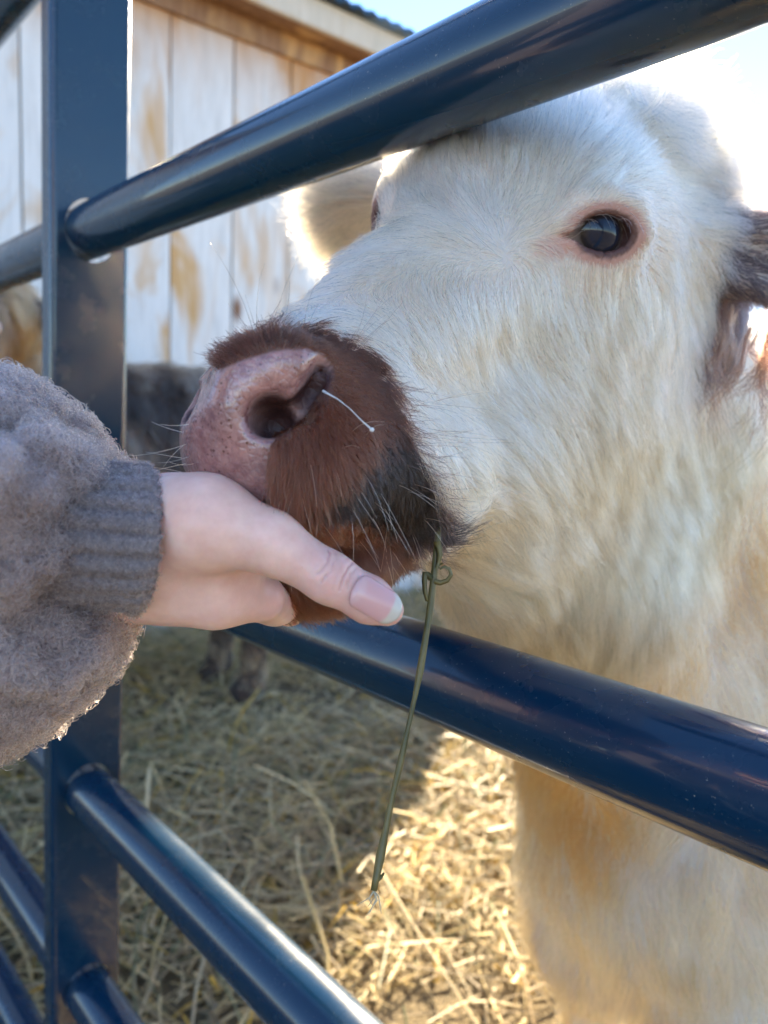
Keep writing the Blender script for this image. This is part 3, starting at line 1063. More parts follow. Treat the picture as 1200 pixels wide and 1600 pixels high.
HEADC = H(0, 0.05, -0.05)
def headness(P):
    return sm(0.30, 0.17, np.linalg.norm(P - H(0, 0.05, -0.05), axis=1))
def coat_len(P):
    """hair length over the body in metres"""
    pad, brown, black, eyed, yl = calf_masks(P)
    q = to_head(P)
    hd = headness(P)
    L = 0.029 + 0.012 * sm(0.02, -0.06, q[:, 2] + 0.06) + 0.014 * sm(0.03, 0.08, q[:, 2]) * sm(-0.02, -0.08, q[:, 1])
    L = L * (0.55 + 0.45 * sm(0.19, 0.10, q[:, 1]))
    L = np.where((brown < 0), 0.0055 + 0.005 * sm(-0.10, -0.135, q[:, 2]), L)
    L = np.where((brown < 0) & (q[:, 1] > 0.195) & (q[:, 2] > -0.075), 0.0026, L)
    L = np.where((brown < 0) & (pad < 16), 0.0026, L)
    L = np.where((yl < 0.08), np.minimum(L, 0.004 + 0.020 * np.clip(eyed - 1.0, 0, 3)), L)
    body = 0.075 + 0.025 * lownoise(P, 6, 5)[:, 0]
    legs = P[:, 2] < 0.22
    body = np.where(legs, 0.05, body)
    return L * hd + body * (1 - hd) if True else L

def coat_groups():
    C = lambda P: None
    # density by region
    def dens_head(P):
        pad, brown, black, eyed, yl = calf_masks(P)
        w = seen_weight(calf_sdf, P) * (headness(P) > 0.02)
        w = w * (pad > 1.5) * ~((eyed < 1.02) & (yl < 0.08))
        xx, yy, _, _ = side_px(P)
        w = w * np.where((np.hypot((xx - 866) / 34, (yy - 386) / 22) < 0.85) & (np.abs(yl) < 0.08), 0.22, 1.0)
        ear = ear_near(P)
        return w * (brown > -1) * (~ear)
    def dens_brown(P):
        pad, brown, black, eyed, yl = calf_masks(P)
        return seen_weight(calf_sdf, P) * (brown < 2) * (pad > 0.5)
    def dens_body(P):
        return seen_weight(calf_sdf, P, 250, 0.06) * (headness(P) < 0.55) * (~ear_near(P))
    return dens_head, dens_brown, dens_body
def ear_near(P):
    r = np.zeros(len(P), bool)
    for a, d, L, w, n_ in (E_NEAR, E_FAR):
        t = (P - a) @ d
        off = P - a - t[:, None] * d
        r |= (t > 0.0) & (t < L * 1.2) & (np.linalg.norm(off, axis=1) < 0.075)
    return r
dens_head, dens_brown, dens_body = coat_groups()

# guides over the whole animal
gr = np.concatenate([sample(calf_me, 5200, lambda P: dens_head(P)), sample(calf_me, 1500, dens_brown), sample(calf_me, 2200, dens_body)])
gl = coat_len(gr)
gb = calf_masks(gr)[1]
lift = np.where(gb < 0, 0.30, 0.24 + 0.10 * lownoise(gr, 40, 8)[:, 0])
# tousled: let the lay of the hair wander
def wander(P):
    d = calf_dir(P)
    return unit(d + 0.28 * lownoise(P, 26, 21) + 0.12 * lownoise(P, 80, 22))
G = groom(calf_sdf, gr, wander, gl, lift, 8, 0.15)

def tone(P, seed):
    r = np.random.default_rng(seed)
    n = lownoise(P, 14, seed)[:, 0]
    n2 = lownoise(P, 70, seed + 1)[:, 1]
    base = np.array([0.70, 0.57, 0.415]); och = np.array([0.46, 0.32, 0.18])
    k = np.clip(0.20 + 0.30 * n + 0.25 * n2 + r.normal(size=len(P)) * 0.15, 0, 1)[:, None]
    c = base * (1 - k) + och * k
    low = (sm(-0.085, -0.135, to_head(P)[:, 2]) * 0.5 + sm(0.7, 0.45, P[:, 2]) * 0.3)[:, None] * (0.6 + 0.5 * n2[:, None])  # warm bounce off the straw put into low hair colour, over real cream
    c = c * (1 - np.clip(low, 0, 1)) + np.array([0.56, 0.37, 0.16]) * np.clip(low, 0, 1)
    g = (r.random(len(P)) < 0.11)[:, None]
    return np.where(g, c * 0.42, c) * r.uniform(0.88, 1.05, size=(len(P), 1))

N_HEAD, N_BROWN, N_BODY = 130000, 60000, 70000
rh = sample(calf_me, N_HEAD, dens_head)
S = children(G, rh, 26, 0.62, 0.22, 0.07, seed=11, clump2=0.32)
hcol = tone(rh, 31)
make_fur('coat', S, 0.00012, 0.00004, np.clip(hcol, 0, 0.95), calf)
rb = sample(calf_me, N_BROWN, dens_brown)
S = children(G, rb, 14, 0.3, 0.30, 0.05, seed=12)
pad, brown, black, eyed, yl = calf_masks(rb)
k = sm(14, -14, black + 8 * lownoise(rb, 120, 4)[:, 0])[:, None]
r_ = np.random.default_rng(5)
bc = np.array([0.078, 0.0215, 0.009]) * (1 + 0.25 * lownoise(rb, 45, 6)[:, :1]) * r_.uniform(0.6, 1.45, size=(len(rb), 1))
edge = sm(-55, -8, brown)[:, None]
bc = bc * (1 - 0.65 * edge)
bc = bc * (1 - k) + np.array([0.006, 0.004, 0.004]) * k
make_fur('muzzle_hair', S, 0.00010, 0.00004, np.clip(bc, 0, 0.9), calf)
rd = sample(calf_me, N_BODY, dens_body)
S = children(G, rd, 24, 0.75, 0.30, 0.12, seed=13, clump2=0.65)
bcol2 = tone(rd, 33)
pt = sm(0.1, 0.7, lownoise(rd, 7, 44)[:, 0] + 0.4 * lownoise(rd, 20, 45)[:, 1])[:, None]
bcol2 = bcol2 * (1 - pt) + np.array([0.40, 0.17, 0.05]) * pt
bcol2 *= (0.82 + 0.24 * lownoise(rd, 38, 46)[:, :1])
make_fur('body_coat', S, 0.00024, 0.00007, np.clip(bcol2, 0, 0.95), calf)

# ears
def ear_roots(ef, n):
    a, d, L, w, n_ = ef
    def dn(P):
        t = (P - a) @ d
        off = P - a - t[:, None] * d
        return ((t > -0.005) & (t < L * 1.25) & (np.linalg.norm(off, axis=1) < 0.085) & (np.linalg.norm(P - HEADC, axis=1) > 0.11)).astype(float)
    return sample(calf_me, n, dn)
def ear_dir(ef):
    a, d, L, w, n_ = ef
    wdn = w if w[2] < 0 else -w
    def f(P):
        s_ = ((P - a) @ wdn)[:, None] / 0.04
        return unit(d[None] * 0.8 + wdn[None] * np.clip(s_, -0.6, 1.2) + 0.25 * lownoise(P, 40, 3))
    return f
r_ = np.random.default_rng(3)
# near ear: dark, with a curly fringe along its lower edge
rt = ear_roots(E_NEAR, 600); G1 = groom(calf_sdf, rt, ear_dir(E_NEAR), np.full(len(rt), 0.016), np.full(len(rt), 0.25), 8, 0.2)
rr = ear_roots(E_NEAR, 9000); S = children(G1, rr, 22, 0.6, 0.25, 0.05, seed=41)
t_e = ((rr - E_NEAR[0]) @ E_NEAR[1]) / E_NEAR[2]
k = sm(-0.10, 0.06, t_e + 0.08 * lownoise(rr, 50, 9)[:, 0])[:, None]
ec = tone(rr, 35) * (1 - k) + np.array([0.020, 0.013, 0.014]) * r_.uniform(0.6, 1.5, size=(len(rr), 1)) * k
make_fur('ear_hair', S, 0.00015, 0.00005, np.clip(ec, 0, 0.95), calf)
def curls(base, n, L0, amp, freq, down, seed, K=22, spread=0.2):
    r = np.random.default_rng(seed)
    out = []
    nl = max(1, n // 26)
    for i in range(nl):
        b = base[r.integers(len(base))]
        L = L0 * r.uniform(0.6, 1.25)
        ax1 = unit(r.normal(size=3)); dn = unit(down + spread * r.normal(size=3))
        ax1 = unit(ax1 - dn * (ax1 @ dn)); ax2 = np.cross(dn, ax1)
        fq, ph, am = freq * r.uniform(0.7, 1.3), r.random() * 6.28, amp * r.uniform(0.6, 1.3)
        for _ in range(26):
            o = r.normal(size=3) * 0.0018
            l = L * r.uniform(0.75, 1.05)
            t = np.linspace(0, 1, K)[:, None]
            p = b + o + dn * l * t + (ax1 * np.sin(t * fq + ph) + ax2 * np.cos(t * fq * 0.8 + ph)) * am * t + r.normal(size=3) * 0.006 * t ** 2 * (L / 0.06)
            p -= (ax1 * np.sin(ph) + ax2 * np.cos(ph)) * 0
            out.append(p)
    return np.array(out)
wn_ = E_NEAR[3] if E_NEAR[3][2] < 0 else -E_NEAR[3]
fb = np.array([E_NEAR[0] + E_NEAR[1] * E_NEAR[2] * t + wn_ * (0.012 + 0.035 * math.sin(math.pi * min(1, t * 1.1))) for t in np.linspace(0.08, 0.95, 40)])
S = curls(fb, 440, 0.072, 0.010, 7.5, np.array([0.05, 0.1, -1.0]), 17)
make_fur('ear_fringe', S, 0.00016, 0.00006, np.clip(np.array([0.045, 0.020, 0.013]) * r_.uniform(0.6, 1.8, size=(len(S), 1)), 0, 1), calf)
# far ear: pale and fluffy
rt = ear_roots(E_FAR, 600); G1 = groom(calf_sdf, rt, ear_dir(E_FAR), np.full(len(rt), 0.030), np.full(len(rt), 0.5), 8, 0.1)
rr = ear_roots(E_FAR, 18000); S = children(G1, rr, 18, 0.4, 0.35, 0.06, seed=42)
make_fur('ear_hair', S, 0.00016, 0.00005, np.clip(tone(rr, 36), 0, 0.95), calf)
# poll tuft standing against the light
pr = sample(calf_me, 420, lambda P: ((to_head(P)[:, 1] < -0.055) & (to_head(P)[:, 1] > -0.16) & (to_head(P)[:, 2] > 0.05)).astype(float))
gr2 = pr; g = unit(grad(calf_sdf, gr2))
dirs = unit(g * 0.9 + np.array([0.25, 0.1, 0.15]) + 0.6 * lownoise(gr2, 45, 77))
tt = np.linspace(0, 1, 8)[None, :, None]
bend = np.cross(dirs, np.array([0.3, -1, 0.2]))
G2 = gr2[:, None] + dirs[:, None] * 0.024 * tt + bend[:, None] * 0.026 * tt ** 2 + np.array([0, 0, -1]) * 0.010 * tt ** 2
rr = sample(calf_me, 7000, lambda P: ((to_head(P)[:, 1] < -0.05) & (to_head(P)[:, 1] > -0.165) & (to_head(P)[:, 2] > 0.045)).astype(float))
S = children(G2, rr, 30, 0.8, 0.4, 0.12, seed=43)
make_fur('poll_tuft', S, 0.00014, 0.00004, np.clip(tone(rr, 37), 0, 0.95), calf)

# loose curls along the crown
pc = sample(calf_me, 60, lambda P: ((to_head(P)[:, 1] < -0.03) & (to_head(P)[:, 1] > -0.15) & (to_head(P)[:, 2] > 0.055)).astype(float))
S = curls(pc, 26 * 46, 0.034, 0.0075, 5.5, np.array([0.55, -0.25, 0.55]), 29, 16, 0.55)
make_fur('crown_curls', S, 0.00014, 0.00004, np.clip(tone(S[:, 0], 38), 0, 0.95), calf)

# whiskers, lashes and a few stray straws of hair about the muzzle
def bristles(spots, n, L, lift, colr, seed, droop=0.3, rroot=0.00016, K=9):
    r = np.random.default_rng(seed)
    q, ok = march(calf_sdf, [s[0] for s in spots], [s[1] for s in spots])
    out, cl = [], []
    for i in range(n):
        j = r.integers(len(spots))
        if not ok[j]: continue
        b = q[j] + r.normal(size=3) * 0.004
        b = newton(calf_sdf, b[None], 2, 0.01)[0]
        g = unit(grad(calf_sdf, b[None])[0])
        dv = unit(CR * spots[j][2] - CU * spots[j][3] + 0.35 * r.normal(size=3))
        dv = unit(dv * (1 - lift) + g * lift)
        sd = unit(r.normal(size=3))
        l = L * r.uniform(0.5, 1.3)
        t = np.linspace(0, 1, K)[:, None]
        out.append(b + dv * l * t + sd * l * 0.22 * t ** 2 + np.array([0, 0, -1]) * droop * l * t ** 2)
        cl.append(colr * r.uniform(0.7, 1.2))
    return np.array(out), np.clip(np.array(cl), 0, 0.95)
wsp = [(470, 755, .2, .9), (500, 720, .3, .8), (530, 760, .4, .9), (560, 740, .5, .7), (590, 780, .5, .8), (480, 820, .4, .9), (520, 840, .5, .8), (560, 830, .6, .7), (600, 850, .5, .9), (630, 820, .7, .6), (660, 810, .9, .2), (640, 760, 1, .2), (545, 690, .6, -.5)]
S1, c1 = bristles(wsp, 46, 0.017, 0.35, np.array([0.72, 0.60, 0.46]), 51)
wsp2 = [(360, 540, -.5, -.7), (320, 575, -.8, -.3), (340, 545, -.7, -.8), (400, 522, -.1, -1), (440, 515, .1, -1), (480, 513, .3, -1), (300, 590, -1, -.1), (560, 540, .7, -.7), (660, 640, 1, -.1), (670, 690, 1, .3)]
S2, c2 = bristles(wsp2, 46, 0.026, 0.5, np.array([0.10, 0.06, 0.04]), 52, 0.1)
wsp3 = [(290, 700, -1, .05), (288, 725, -1, -.2), (292, 660, -1, .1)]
S3, c3 = bristles(wsp3, 9, 0.020, 0.2, np.array([0.80, 0.68, 0.45]), 53, 0.0, 0.0002)
S = np.concatenate([S1, S2, S3]); cc = np.concatenate([c1, c2, c3])
make_fur('whiskers', S, 0.00009, 0.00004, cc, calf)
wsp4 = [(612, 610, 1, .3), (628, 650, 1, .35), (642, 690, 1, .4), (658, 725, 1, .4), (672, 755, 1, .35), (685, 790, 1, .3), (690, 815, .8, .6), (675, 835, .5, .9), (650, 832, .2, 1)]
S, cc = bristles(wsp4, 420, 0.011, 0.18, np.array([0.040, 0.016, 0.011]), 57, 0.1, 0.0001)
make_fur('muzzle_fringe', S, 0.00011, 0.00003, cc, calf)
lsp = [(905, 338, -.2, -.8), (925, 328, 0, -.8), (945, 326, .2, -.7), (965, 330, .5, -.5), (980, 345, .8, -.2)]
S, cc = bristles(lsp, 34, 0.011, 0.5, np.array([0.45, 0.36, 0.30]), 54, 0.7, 0.00012)
make_fur('eyelashes', S, 0.00012, 0.00004, cc, calf)

# a thread of spittle across the muzzle with a drop at its end
def clear_wet():
    m = mat_new('spittle', (0.9, 0.9, 0.9), 0.08)
    m.node_tree.nodes['Principled BSDF'].inputs['Transmission Weight'].default_value = 0.35
    return m
sp, ok = march(calf_sdf, [507, 520, 535, 550, 562], [621, 632, 646, 664, 677])
sp = np.array([p + unit(grad(calf_sdf, p[None])[0]) * (0.0035 + 0.001 * i) for i, p in enumerate(sp)])
V, Fc = tube_data(sp, [0.0005, 0.00018, 0.00014, 0.00018, 0.0004], 8)
bm = bmesh.new(); bmesh.ops.create_icosphere(bm, subdivisions=2, radius=0.0009, matrix=Matrix.Translation(Vector(sp[-1])))
dv_, df_ = [list(v.co) for v in bm.verts], [[v.index for v in f.verts] for f in bm.faces]
bm.free()
n0 = len(V)
link('spittle_thread', mesh_from('spittle_thread', np.array(list(map(list, V)) + dv_), Fc + [[i + n0 for i in f] for f in df_]), clear_wet(), calf)

# ------------------------------------------------------------------ the person: hand, sleeve and the rest standing to our left
def pr_(px, d): return px * d / FPX
hand_prims = [
    ('rc', (PX(-260, 850, 0.335), PX(150, 843, 0.292), 0.034, 0.0235), 0),
    ('rc', (PX(150, 843, 0.292), PX(225, 848, 0.288), 0.0235, 0.0215), 0.01),
    ('ell', (PX(292, 868, 0.300), (0.032, 0.020, 0.0185), np.stack([CR * 0.96 - CU * 0.2 + _F * 0.1, CU, _F], 1)), 0.02),
    ('rc', (PX(278, 810, 0.281), PX(322, 815, 0.274), 0.0158, 0.0155), 0.014),       # thenar
    ('rc', (PX(322, 815, 0.274), PX(420, 846, 0.272), 0.0148, 0.0105), 0.010),
    ('rc', (PX(420, 846, 0.272), PX(515, 903, 0.272), 0.0105, 0.0086), 0.006),
    ('rc', (PX(515, 903, 0.272), PX(578, 938, 0.274), 0.0088, 0.0079), 0.004),
    ('rc', (PX(578, 938, 0.274), PX(606, 953, 0.275), 0.0079, 0.0057), 0.004),
    ('rc', (PX(215, 905, 0.300), PX(338, 930, 0.296), 0.0135, 0.0120), 0.014),      # index metacarpal
    ('rc', (PX(235, 893, 0.315), PX(362, 925, 0.314), 0.0120, 0.0115), 0.012),
    ('rc', (PX(235, 885, 0.325), PX(370, 920, 0.332), 0.0115, 0.0105), 0.012),
    ('rc', (PX(235, 880, 0.333), PX(372, 914, 0.348), 0.0110, 0.0095), 0.012),
]
fingers = [
    [(338, 930, .296), (408, 934, .310), (436, 944, .333), (452, 945, .352)],
    [(362, 925, .314), (424, 940, .334), (452, 950, .358), (466, 950, .378)],
    [(370, 920, .332), (424, 935, .352), (450, 943, .374), (462, 943, .392)],
    [(372, 914, .348), (414, 925, .364), (436, 931, .380), (446, 931, .393)],
]
for i, f in enumerate(fingers):
    rr_ = [0.0112, 0.0090, 0.0078, 0.0066] if i < 3 else [0.0095, 0.0078, 0.0068, 0.0058]
    J = [PX(*p) for p in f]
    for a in range(3):
        hand_prims.append(('rc', (J[a], J[a + 1], rr_[a], rr_[a + 1]), 0.006 if a == 0 else 0.003))
th_a = unit(PX(578, 938, .274) - PX(515, 903, .272))
TH_N = unit(-_F * 0.78 + CU * 0.62)          # the way the back of the thumb and its nail look
TH_N = unit(TH_N - th_a * (TH_N @ th_a)); TH_B = np.cross(TH_N, th_a)
crs = []
ipj = PX(515, 903, .272)
for off, ln in ((-0.0042, 0.0052), (-0.0018, 0.0070), (0.0006, 0.0074), (0.0030, 0.0066), (0.0050, 0.0045)):
    pts = []
    for s_ in np.linspace(-1, 1, 7):
        an = s_ * ln / 0.0088
        pts.append(ipj + th_a * (off + 0.0012 * (s_ * s_) * (1 if off > 0 else -1) + 0.0003 * math.sin(9 * s_ + off * 900)) + 0.0090 * (TH_N * math.cos(an) + TH_B * math.sin(an)))
    for a in range(6): crs.append((pts[a], pts[a + 1]))
def hand_sdf(P):
    P = np.asarray(P, np.float32)
    return evalp(P, hand_prims)
def hand_fine(P):
    d = hand_sdf(P)
    nr = np.linalg.norm(P - ipj.astype(np.float32), axis=1) < 0.02
    if nr.any():
        Q = np.asarray(P[nr], np.float32)
        c = np.full(len(Q), 1.0, np.float32)
        for a, b in crs: c = np.minimum(c, s_rc(Q, a, b, 0.0, 0.0))
        d = d.copy(); d[nr] += 0.00060 * np.exp(-(c / 0.00045) ** 2)
    return d
V, Q = surface(hand_sdf, PX(-120, 720, 0.30) + np.array([-0.03, -0.1, -0.09]), PX(660, 950, 0.3) + np.array([0.02, 0.16, 0.1]), 0.0016)
hand_me = mesh_from('body', V, Q)
refine(hand_me, hand_fine, lambda P: (np.linalg.norm(P - ipj, axis=1) < 0.014) & ((P - ipj) @ TH_N > -0.004), 2, 0.0006)
V, _ = read_mesh(hand_me)
tint = np.tile(np.array([0.85, 0.555, 0.455]), (len(V), 1))
def blush(c, r, colr, amt):
    global tint
    w = (amt * np.exp(-(np.linalg.norm(V - c, axis=1) / r) ** 2))[:, None]
    tint = tint * (1 - w) + np.array(colr) * w
blush(PX(590, 945, .27), 0.022, (0.76, 0.41, 0.36), 0.7)
blush(ipj + TH_N * 0.008, 0.010, (0.74, 0.44, 0.39), 0.5)
blush(PX(420, 935, .305), 0.012, (0.68, 0.36, 0.30), 0.7)
blush(PX(380, 895, .285), 0.008, (0.58, 0.29, 0.22), 0.5)
cdm = np.full(len(V), 1.0)
for a, b in crs: cdm = np.minimum(cdm, s_rc(V, a, b, 0.0, 0.0))
w = (0.28 * np.exp(-(cdm / 0.0006) ** 2))[:, None]; tint = tint * (1 - w) + np.array([0.50, 0.24, 0.20]) * w  # shade of the thumb creases put into the skin colour
at = hand_me.color_attributes.new('tint', 'FLOAT_COLOR', 'POINT')
at.data.foreach_set('color', np.concatenate([tint, np.ones((len(V), 1))], 1).ravel())
def M_hand():
    m = mat_new('hand_skin', (0.7, 0.47, 0.38), 0.42)
    t = NT(m)
    a = t.n('ShaderNodeVertexColor'); a.layer_name = 'tint'
    v = t.coord()
    n1_ = t.noise(v, 120, 4, 0.6); n2_ = t.noise(v, 900, 3, 0.6)
    c = t.mix(1.0, a.outputs['Color'], t.ramp(n1_, [(0.3, (0.92, 0.82, 0.79)), (0.7, (1.06, 1.04, 1.03))]), 'MULTIPLY')
    t.color(c)
    t.b.inputs['Subsurface Weight'].default_value = 0.7
    t.b.inputs['Subsurface Radius'].default_value = (0.010, 0.0035, 0.002)
    t.b.inputs['Subsurface Scale'].default_value = 0.6
    cell = t.n('ShaderNodeTexVoronoi'); cell.feature = 'DISTANCE_TO_EDGE'; cell.inputs['Scale'].default_value = 900
    t.l(v, cell.inputs['Vector'])
    ad = t.n('ShaderNodeMath', operation='ADD'); t.l(cell.outputs['Distance'], ad.inputs[0]); t.l(n2_, ad.inputs[1])
    t.bump(ad.outputs[0], 0.18, 0.0003)
    return m
skin_m = M_hand()
PERS = np.array([-0.62, -0.02, 0.0])
person = thing('person', 'person in mauve fleece holding an open hand under the calf\'s chin', 'person', PERS)

# the rest of the figure: it stands beside us, facing the gate
pf = unit(np.array([0.45, 0.89, 0.0])); pl = np.array([pf[1], -pf[0], 0.0])     # facing, and its right
def pp(f, r, z): return PERS + pf * f + pl * r + np.array([0, 0, z])
ELB = PX(-520, 872, 0.345)
SHR = pp(0.02, 0.165, 1.30)
fig = [
    ('rc', (pp(0, 0, 1.42), pp(0, 0, 1.30), 0.052, 0.060), 0),
    ('ell', (pp(0.015, 0, 1.555), (0.078, 0.098, 0.115), np.stack([pl, pf, UPZ], 1)), 0.03),
    ('rc', (pp(0.045, 0, 1.49), pp(0.07, 0, 1.475), 0.05, 0.028), 0.03),
    ('rc', (pp(0.105, 0, 1.565), pp(0.128, 0, 1.535), 0.010, 0.014), 0.012),
    ('rc', (pp(0.098, -0.016, 1.497), pp(0.098, 0.016, 1.497), 0.009, 0.009), 0.006),
    ('rc', (pp(0, -0.13, 1.29), pp(0, 0.13, 1.29), 0.065, 0.065), 0.06),
    ('rc', (pp(0, 0, 1.22), pp(0, 0, 0.92), 0.13, 0.12), 0.08),
    ('rc', (pp(0, -0.08, 0.86), pp(0.01, -0.09, 0.48), 0.085, 0.058), 0.05),
    ('rc', (pp(0, 0.08, 0.86), pp(0.01, 0.09, 0.48), 0.085, 0.058), 0.05),
    ('rc', (pp(0.01, -0.09, 0.48), pp(-0.01, -0.10, 0.09), 0.055, 0.04), 0.02),
    ('rc', (pp(0.01, 0.09, 0.48), pp(-0.01, 0.10, 0.09), 0.055, 0.04), 0.02),
    ('rc', (pp(0, -0.165, 1.30), pp(0.0, -0.25, 1.02), 0.05, 0.042), 0.03),
    ('rc', (pp(0, -0.25, 1.02), pp(0.10, -0.24, 0.80), 0.04, 0.028), 0.02),
    ('rc', (pp(0.10, -0.24, 0.80), pp(0.12, -0.235, 0.70), 0.030, 0.022), 0.02),
    ('rc', (SHR, ELB, 0.05, 0.042), 0.03),
    ('rc', (ELB, PX(-60, 850, 0.31), 0.040, 0.030), 0.02),
]
for sg in (-1, 1):
    fig += [('ell', (pp(0.0, sg * 0.080, 1.545), (0.012, 0.022, 0.032), np.stack([pl, pf, UPZ], 1)), 0.006),
            ('ell', (pp(0.112, sg * 0.032, 1.565), (0.017, 0.016, 0.010), np.stack([pl, pf, UPZ], 1)), 0.006, 'sub'),
            ('rc', (pp(-0.02, sg * 0.10, 0.05), pp(0.14, sg * 0.11, 0.035), 0.045, 0.035), 0.03)]
def fig_sdf(P): return evalp(np.asarray(P, np.float32), fig)
V2, Q2 = surface(fig_sdf, PERS + np.array([-0.45, -0.4, -0.02]), PERS + np.array([0.62, 0.6, 1.75]), 0.011)
# hand and figure share one mesh
bm = bmesh.new(); bm.from_mesh(hand_me)
lay = bm.verts.layers.float_color['tint']
vs2 = []
for p in V2:
    v = bm.verts.new(p); v[lay] = (0.64, 0.42, 0.34, 1); vs2.append(v)
for q in Q2: bm.faces.new([vs2[i] for i in q])
bm.to_mesh(hand_me); bm.free()
hand_me.polygons.foreach_set('use_smooth', [True] * len(hand_me.polygons))
link('body', hand_me, skin_m, person)
def shell(name, base, keep, thick, mat, lo, hi, h=0.009, extra=None):
    def f(P):
        P = np.asarray(P, np.float32)
        d = evalp(P, base) - np.float32(thick)
        if extra is not None: d = extra(P, d)
        return np.maximum(d, keep(P))
    V_, Q_ = surface(f, lo, hi, h)
    return link(name, mesh_from(name, V_, Q_), mat, person)
fleece_m = mat_new('mauve_fleece', (0.30, 0.235, 0.225), 0.95)
t = NT(fleece_m); nn = t.noise(t.coord(), 260, 4, 0.7); t.color(t.ramp(nn, [(0.3, (0.13, 0.097, 0.094)), (0.7, (0.27, 0.21, 0.205))])); t.bump(nn, 0.6, 0.004)
t.b.inputs['Sheen Weight'].default_value = 0.4
denim = mat_new('dark_denim', (0.03, 0.045, 0.08), 0.85)
lo_, hi_ = PERS + np.array([-0.45, -0.4, 0.0]), PERS + np.array([0.65, 0.6, 1.5])
shell('jacket', fig[5:7] + fig[11:13] + fig[14:16], lambda P: np.maximum(0.80 - P[:, 2], np.maximum((P - PX(-300, 850, .31).astype(np.float32)) @ CR.astype(np.float32), P[:, 2] - 1.385)), 0.024, fleece_m, lo_, hi_)
shell('trousers', fig[6:11], lambda P: np.maximum(P[:, 2] - 0.90, 0.10 - P[:, 2]), 0.012, denim, lo_, hi_)
hairm = mat_new('brown_hair', (0.07, 0.035, 0.02), 0.6)
shell('head_hair', [('ell', (pp(-0.005, 0, 1.575), (0.088, 0.105, 0.115), np.stack([pl, pf, UPZ], 1)), 0), ('rc', (pp(-0.05, 0, 1.52), pp(-0.07, 0, 1.25), 0.085, 0.07), 0.04)],
      lambda P: ((P - pp(0.075, 0, 1.60).astype(np.float32)) @ pf.astype(np.float32)) - (P[:, 2] - 1.60) * 0.35, 0.0, hairm, lo_, PERS + np.array([0.5, 0.5, 1.75]))

# fleece sleeve: soft folds bunched behind the cuff
def blob(px, py, d, rx, ry, rz=None, k=0.006, tilt=0.0):
    a = math.radians(tilt)
    M_ = np.stack([CR * math.cos(a) - CU * math.sin(a), CR * math.sin(a) + CU * math.cos(a), _F], 1)
    return ('ell', (PX(px, py, d), (pr_(rx, d), pr_(ry, d), rz or pr_(max(rx, ry), d)), M_), k)
sl_prims = [
    ('rc', (PX(-560, 870, 0.345), PX(-120, 860, 0.315), 0.062, 0.066), 0),
    blob(-70, 800, 0.310, 150, 215, 0.055, 0.012, 10),
    blob(12, 732, 0.300, 124, 142, 0.050, 0.004, -20),
    blob(42, 830, 0.294, 94, 140, 0.046, 0.0035, 15),
    blob(8, 900, 0.290, 140, 66, 0.046, 0.0035, -28),
    blob(76, 990, 0.290, 112, 100, 0.046, 0.0035, -40),
    blob(0, 1050, 0.302, 130, 105, 0.050, 0.007, -25),
    blob(-90, 1010, 0.310, 140, 190, 0.055, 0.010, 0),
]
def fold(path, r, k=0.009):
    q, ok = march(lambda P: evalp(np.asarray(P, np.float32), sl_prims), [p[0] for p in path], [p[1] for p in path])
    return [('rc', (q[i], q[i + 1], r, r * 0.9), k, 'sub') for i in range(len(q) - 1)]
sl_prims.insert(2, blob(-25, 735, 0.292, 95, 120, 0.050, 0.012))
sl_prims.insert(3, blob(80, 815, 0.279, 82, 138, 0.056, 0.004, 12))
sl_sub = fold([(150, 895), (110, 935), (60, 975), (0, 1010), (-40, 1022)], 0.0085) + fold([(68, 700), (45, 760), (20, 830), (-20, 860)], 0.0075) \
    + fold([(120, 812), (70, 838), (20, 858), (-30, 862)], 0.0075) + fold([(110, 1075), (60, 1095), (0, 1100)], 0.0065) + fold([(150, 960), (120, 1010), (60, 1040)], 0.0055)
def sleeve_sdf(P):
    P = np.asarray(P, np.float32)
    return evalp(P, sl_prims + sl_sub)
def sleeve_rough(P):
    d = sleeve_sdf(P)
    return d - (0.0028 * lownoise(np.asarray(P, float), 80, 61)[:, 0] + 0.0018 * lownoise(np.asarray(P, float), 240, 62)[:, 1]).astype(np.float32)
V, Q = surface(sleeve_rough, PX(-620, 900, 0.34) + np.array([-0.05, -0.17, -0.12]), PX(200, 850, 0.29) + np.array([0.02, 0.12, 0.12]), 0.0026)
sleeve_me = mesh_from('sleeve', V, Q)
link('sleeve', sleeve_me, fleece_m, person)
# knitted cuff: ribs along the arm
ca, cb = PX(92, 836, 0.294), PX(232, 843, 0.287)
cd = unit(cb - ca); cs = unit(CU - cd * (CU @ cd)); ct = np.cross(cd, cs)
NA, NL = 264, 40
cv = []
for i in range(NL):
    s = i / (NL - 1)
    for k in range(NA):
        a = 2 * math.pi * k / NA
        R0_ = 0.0302 - 0.0018 * s - 0.0015 * math.sin(s * math.pi)
        rib = 0.0030 * (abs(math.sin(a * 11 + 0.35 * math.sin(3 * s + a))) ** 0.6)
        wob = 0.0007 * math.sin(a * 3 + s * 4) + 0.0004 * mnoise(Vector((a * 9, s * 14, 2)))
        end = -0.0035 * max(0, (s - 0.9) / 0.1) ** 2
        r = R0_ + rib + wob + end
        tilt = 0.10 * math.cos(a)
        p = ca + cd * ((s * np.linalg.norm(cb - ca)) + (0.0190 * math.sin(a) + 0.0015 * math.cos(a)) * s) + (cs * math.cos(a) * 0.93 + ct * math.sin(a)) * r
        cv.append(p)
for k in range(NA):
    a = 2 * math.pi * k / NA
    p = ca + cd * (np.linalg.norm(cb - ca) - 0.012 + 0.0190 * math.sin(a)) + (cs * math.cos(a) * 0.93 + ct * math.sin(a)) * 0.0238
    cv.append(p)
cf = []
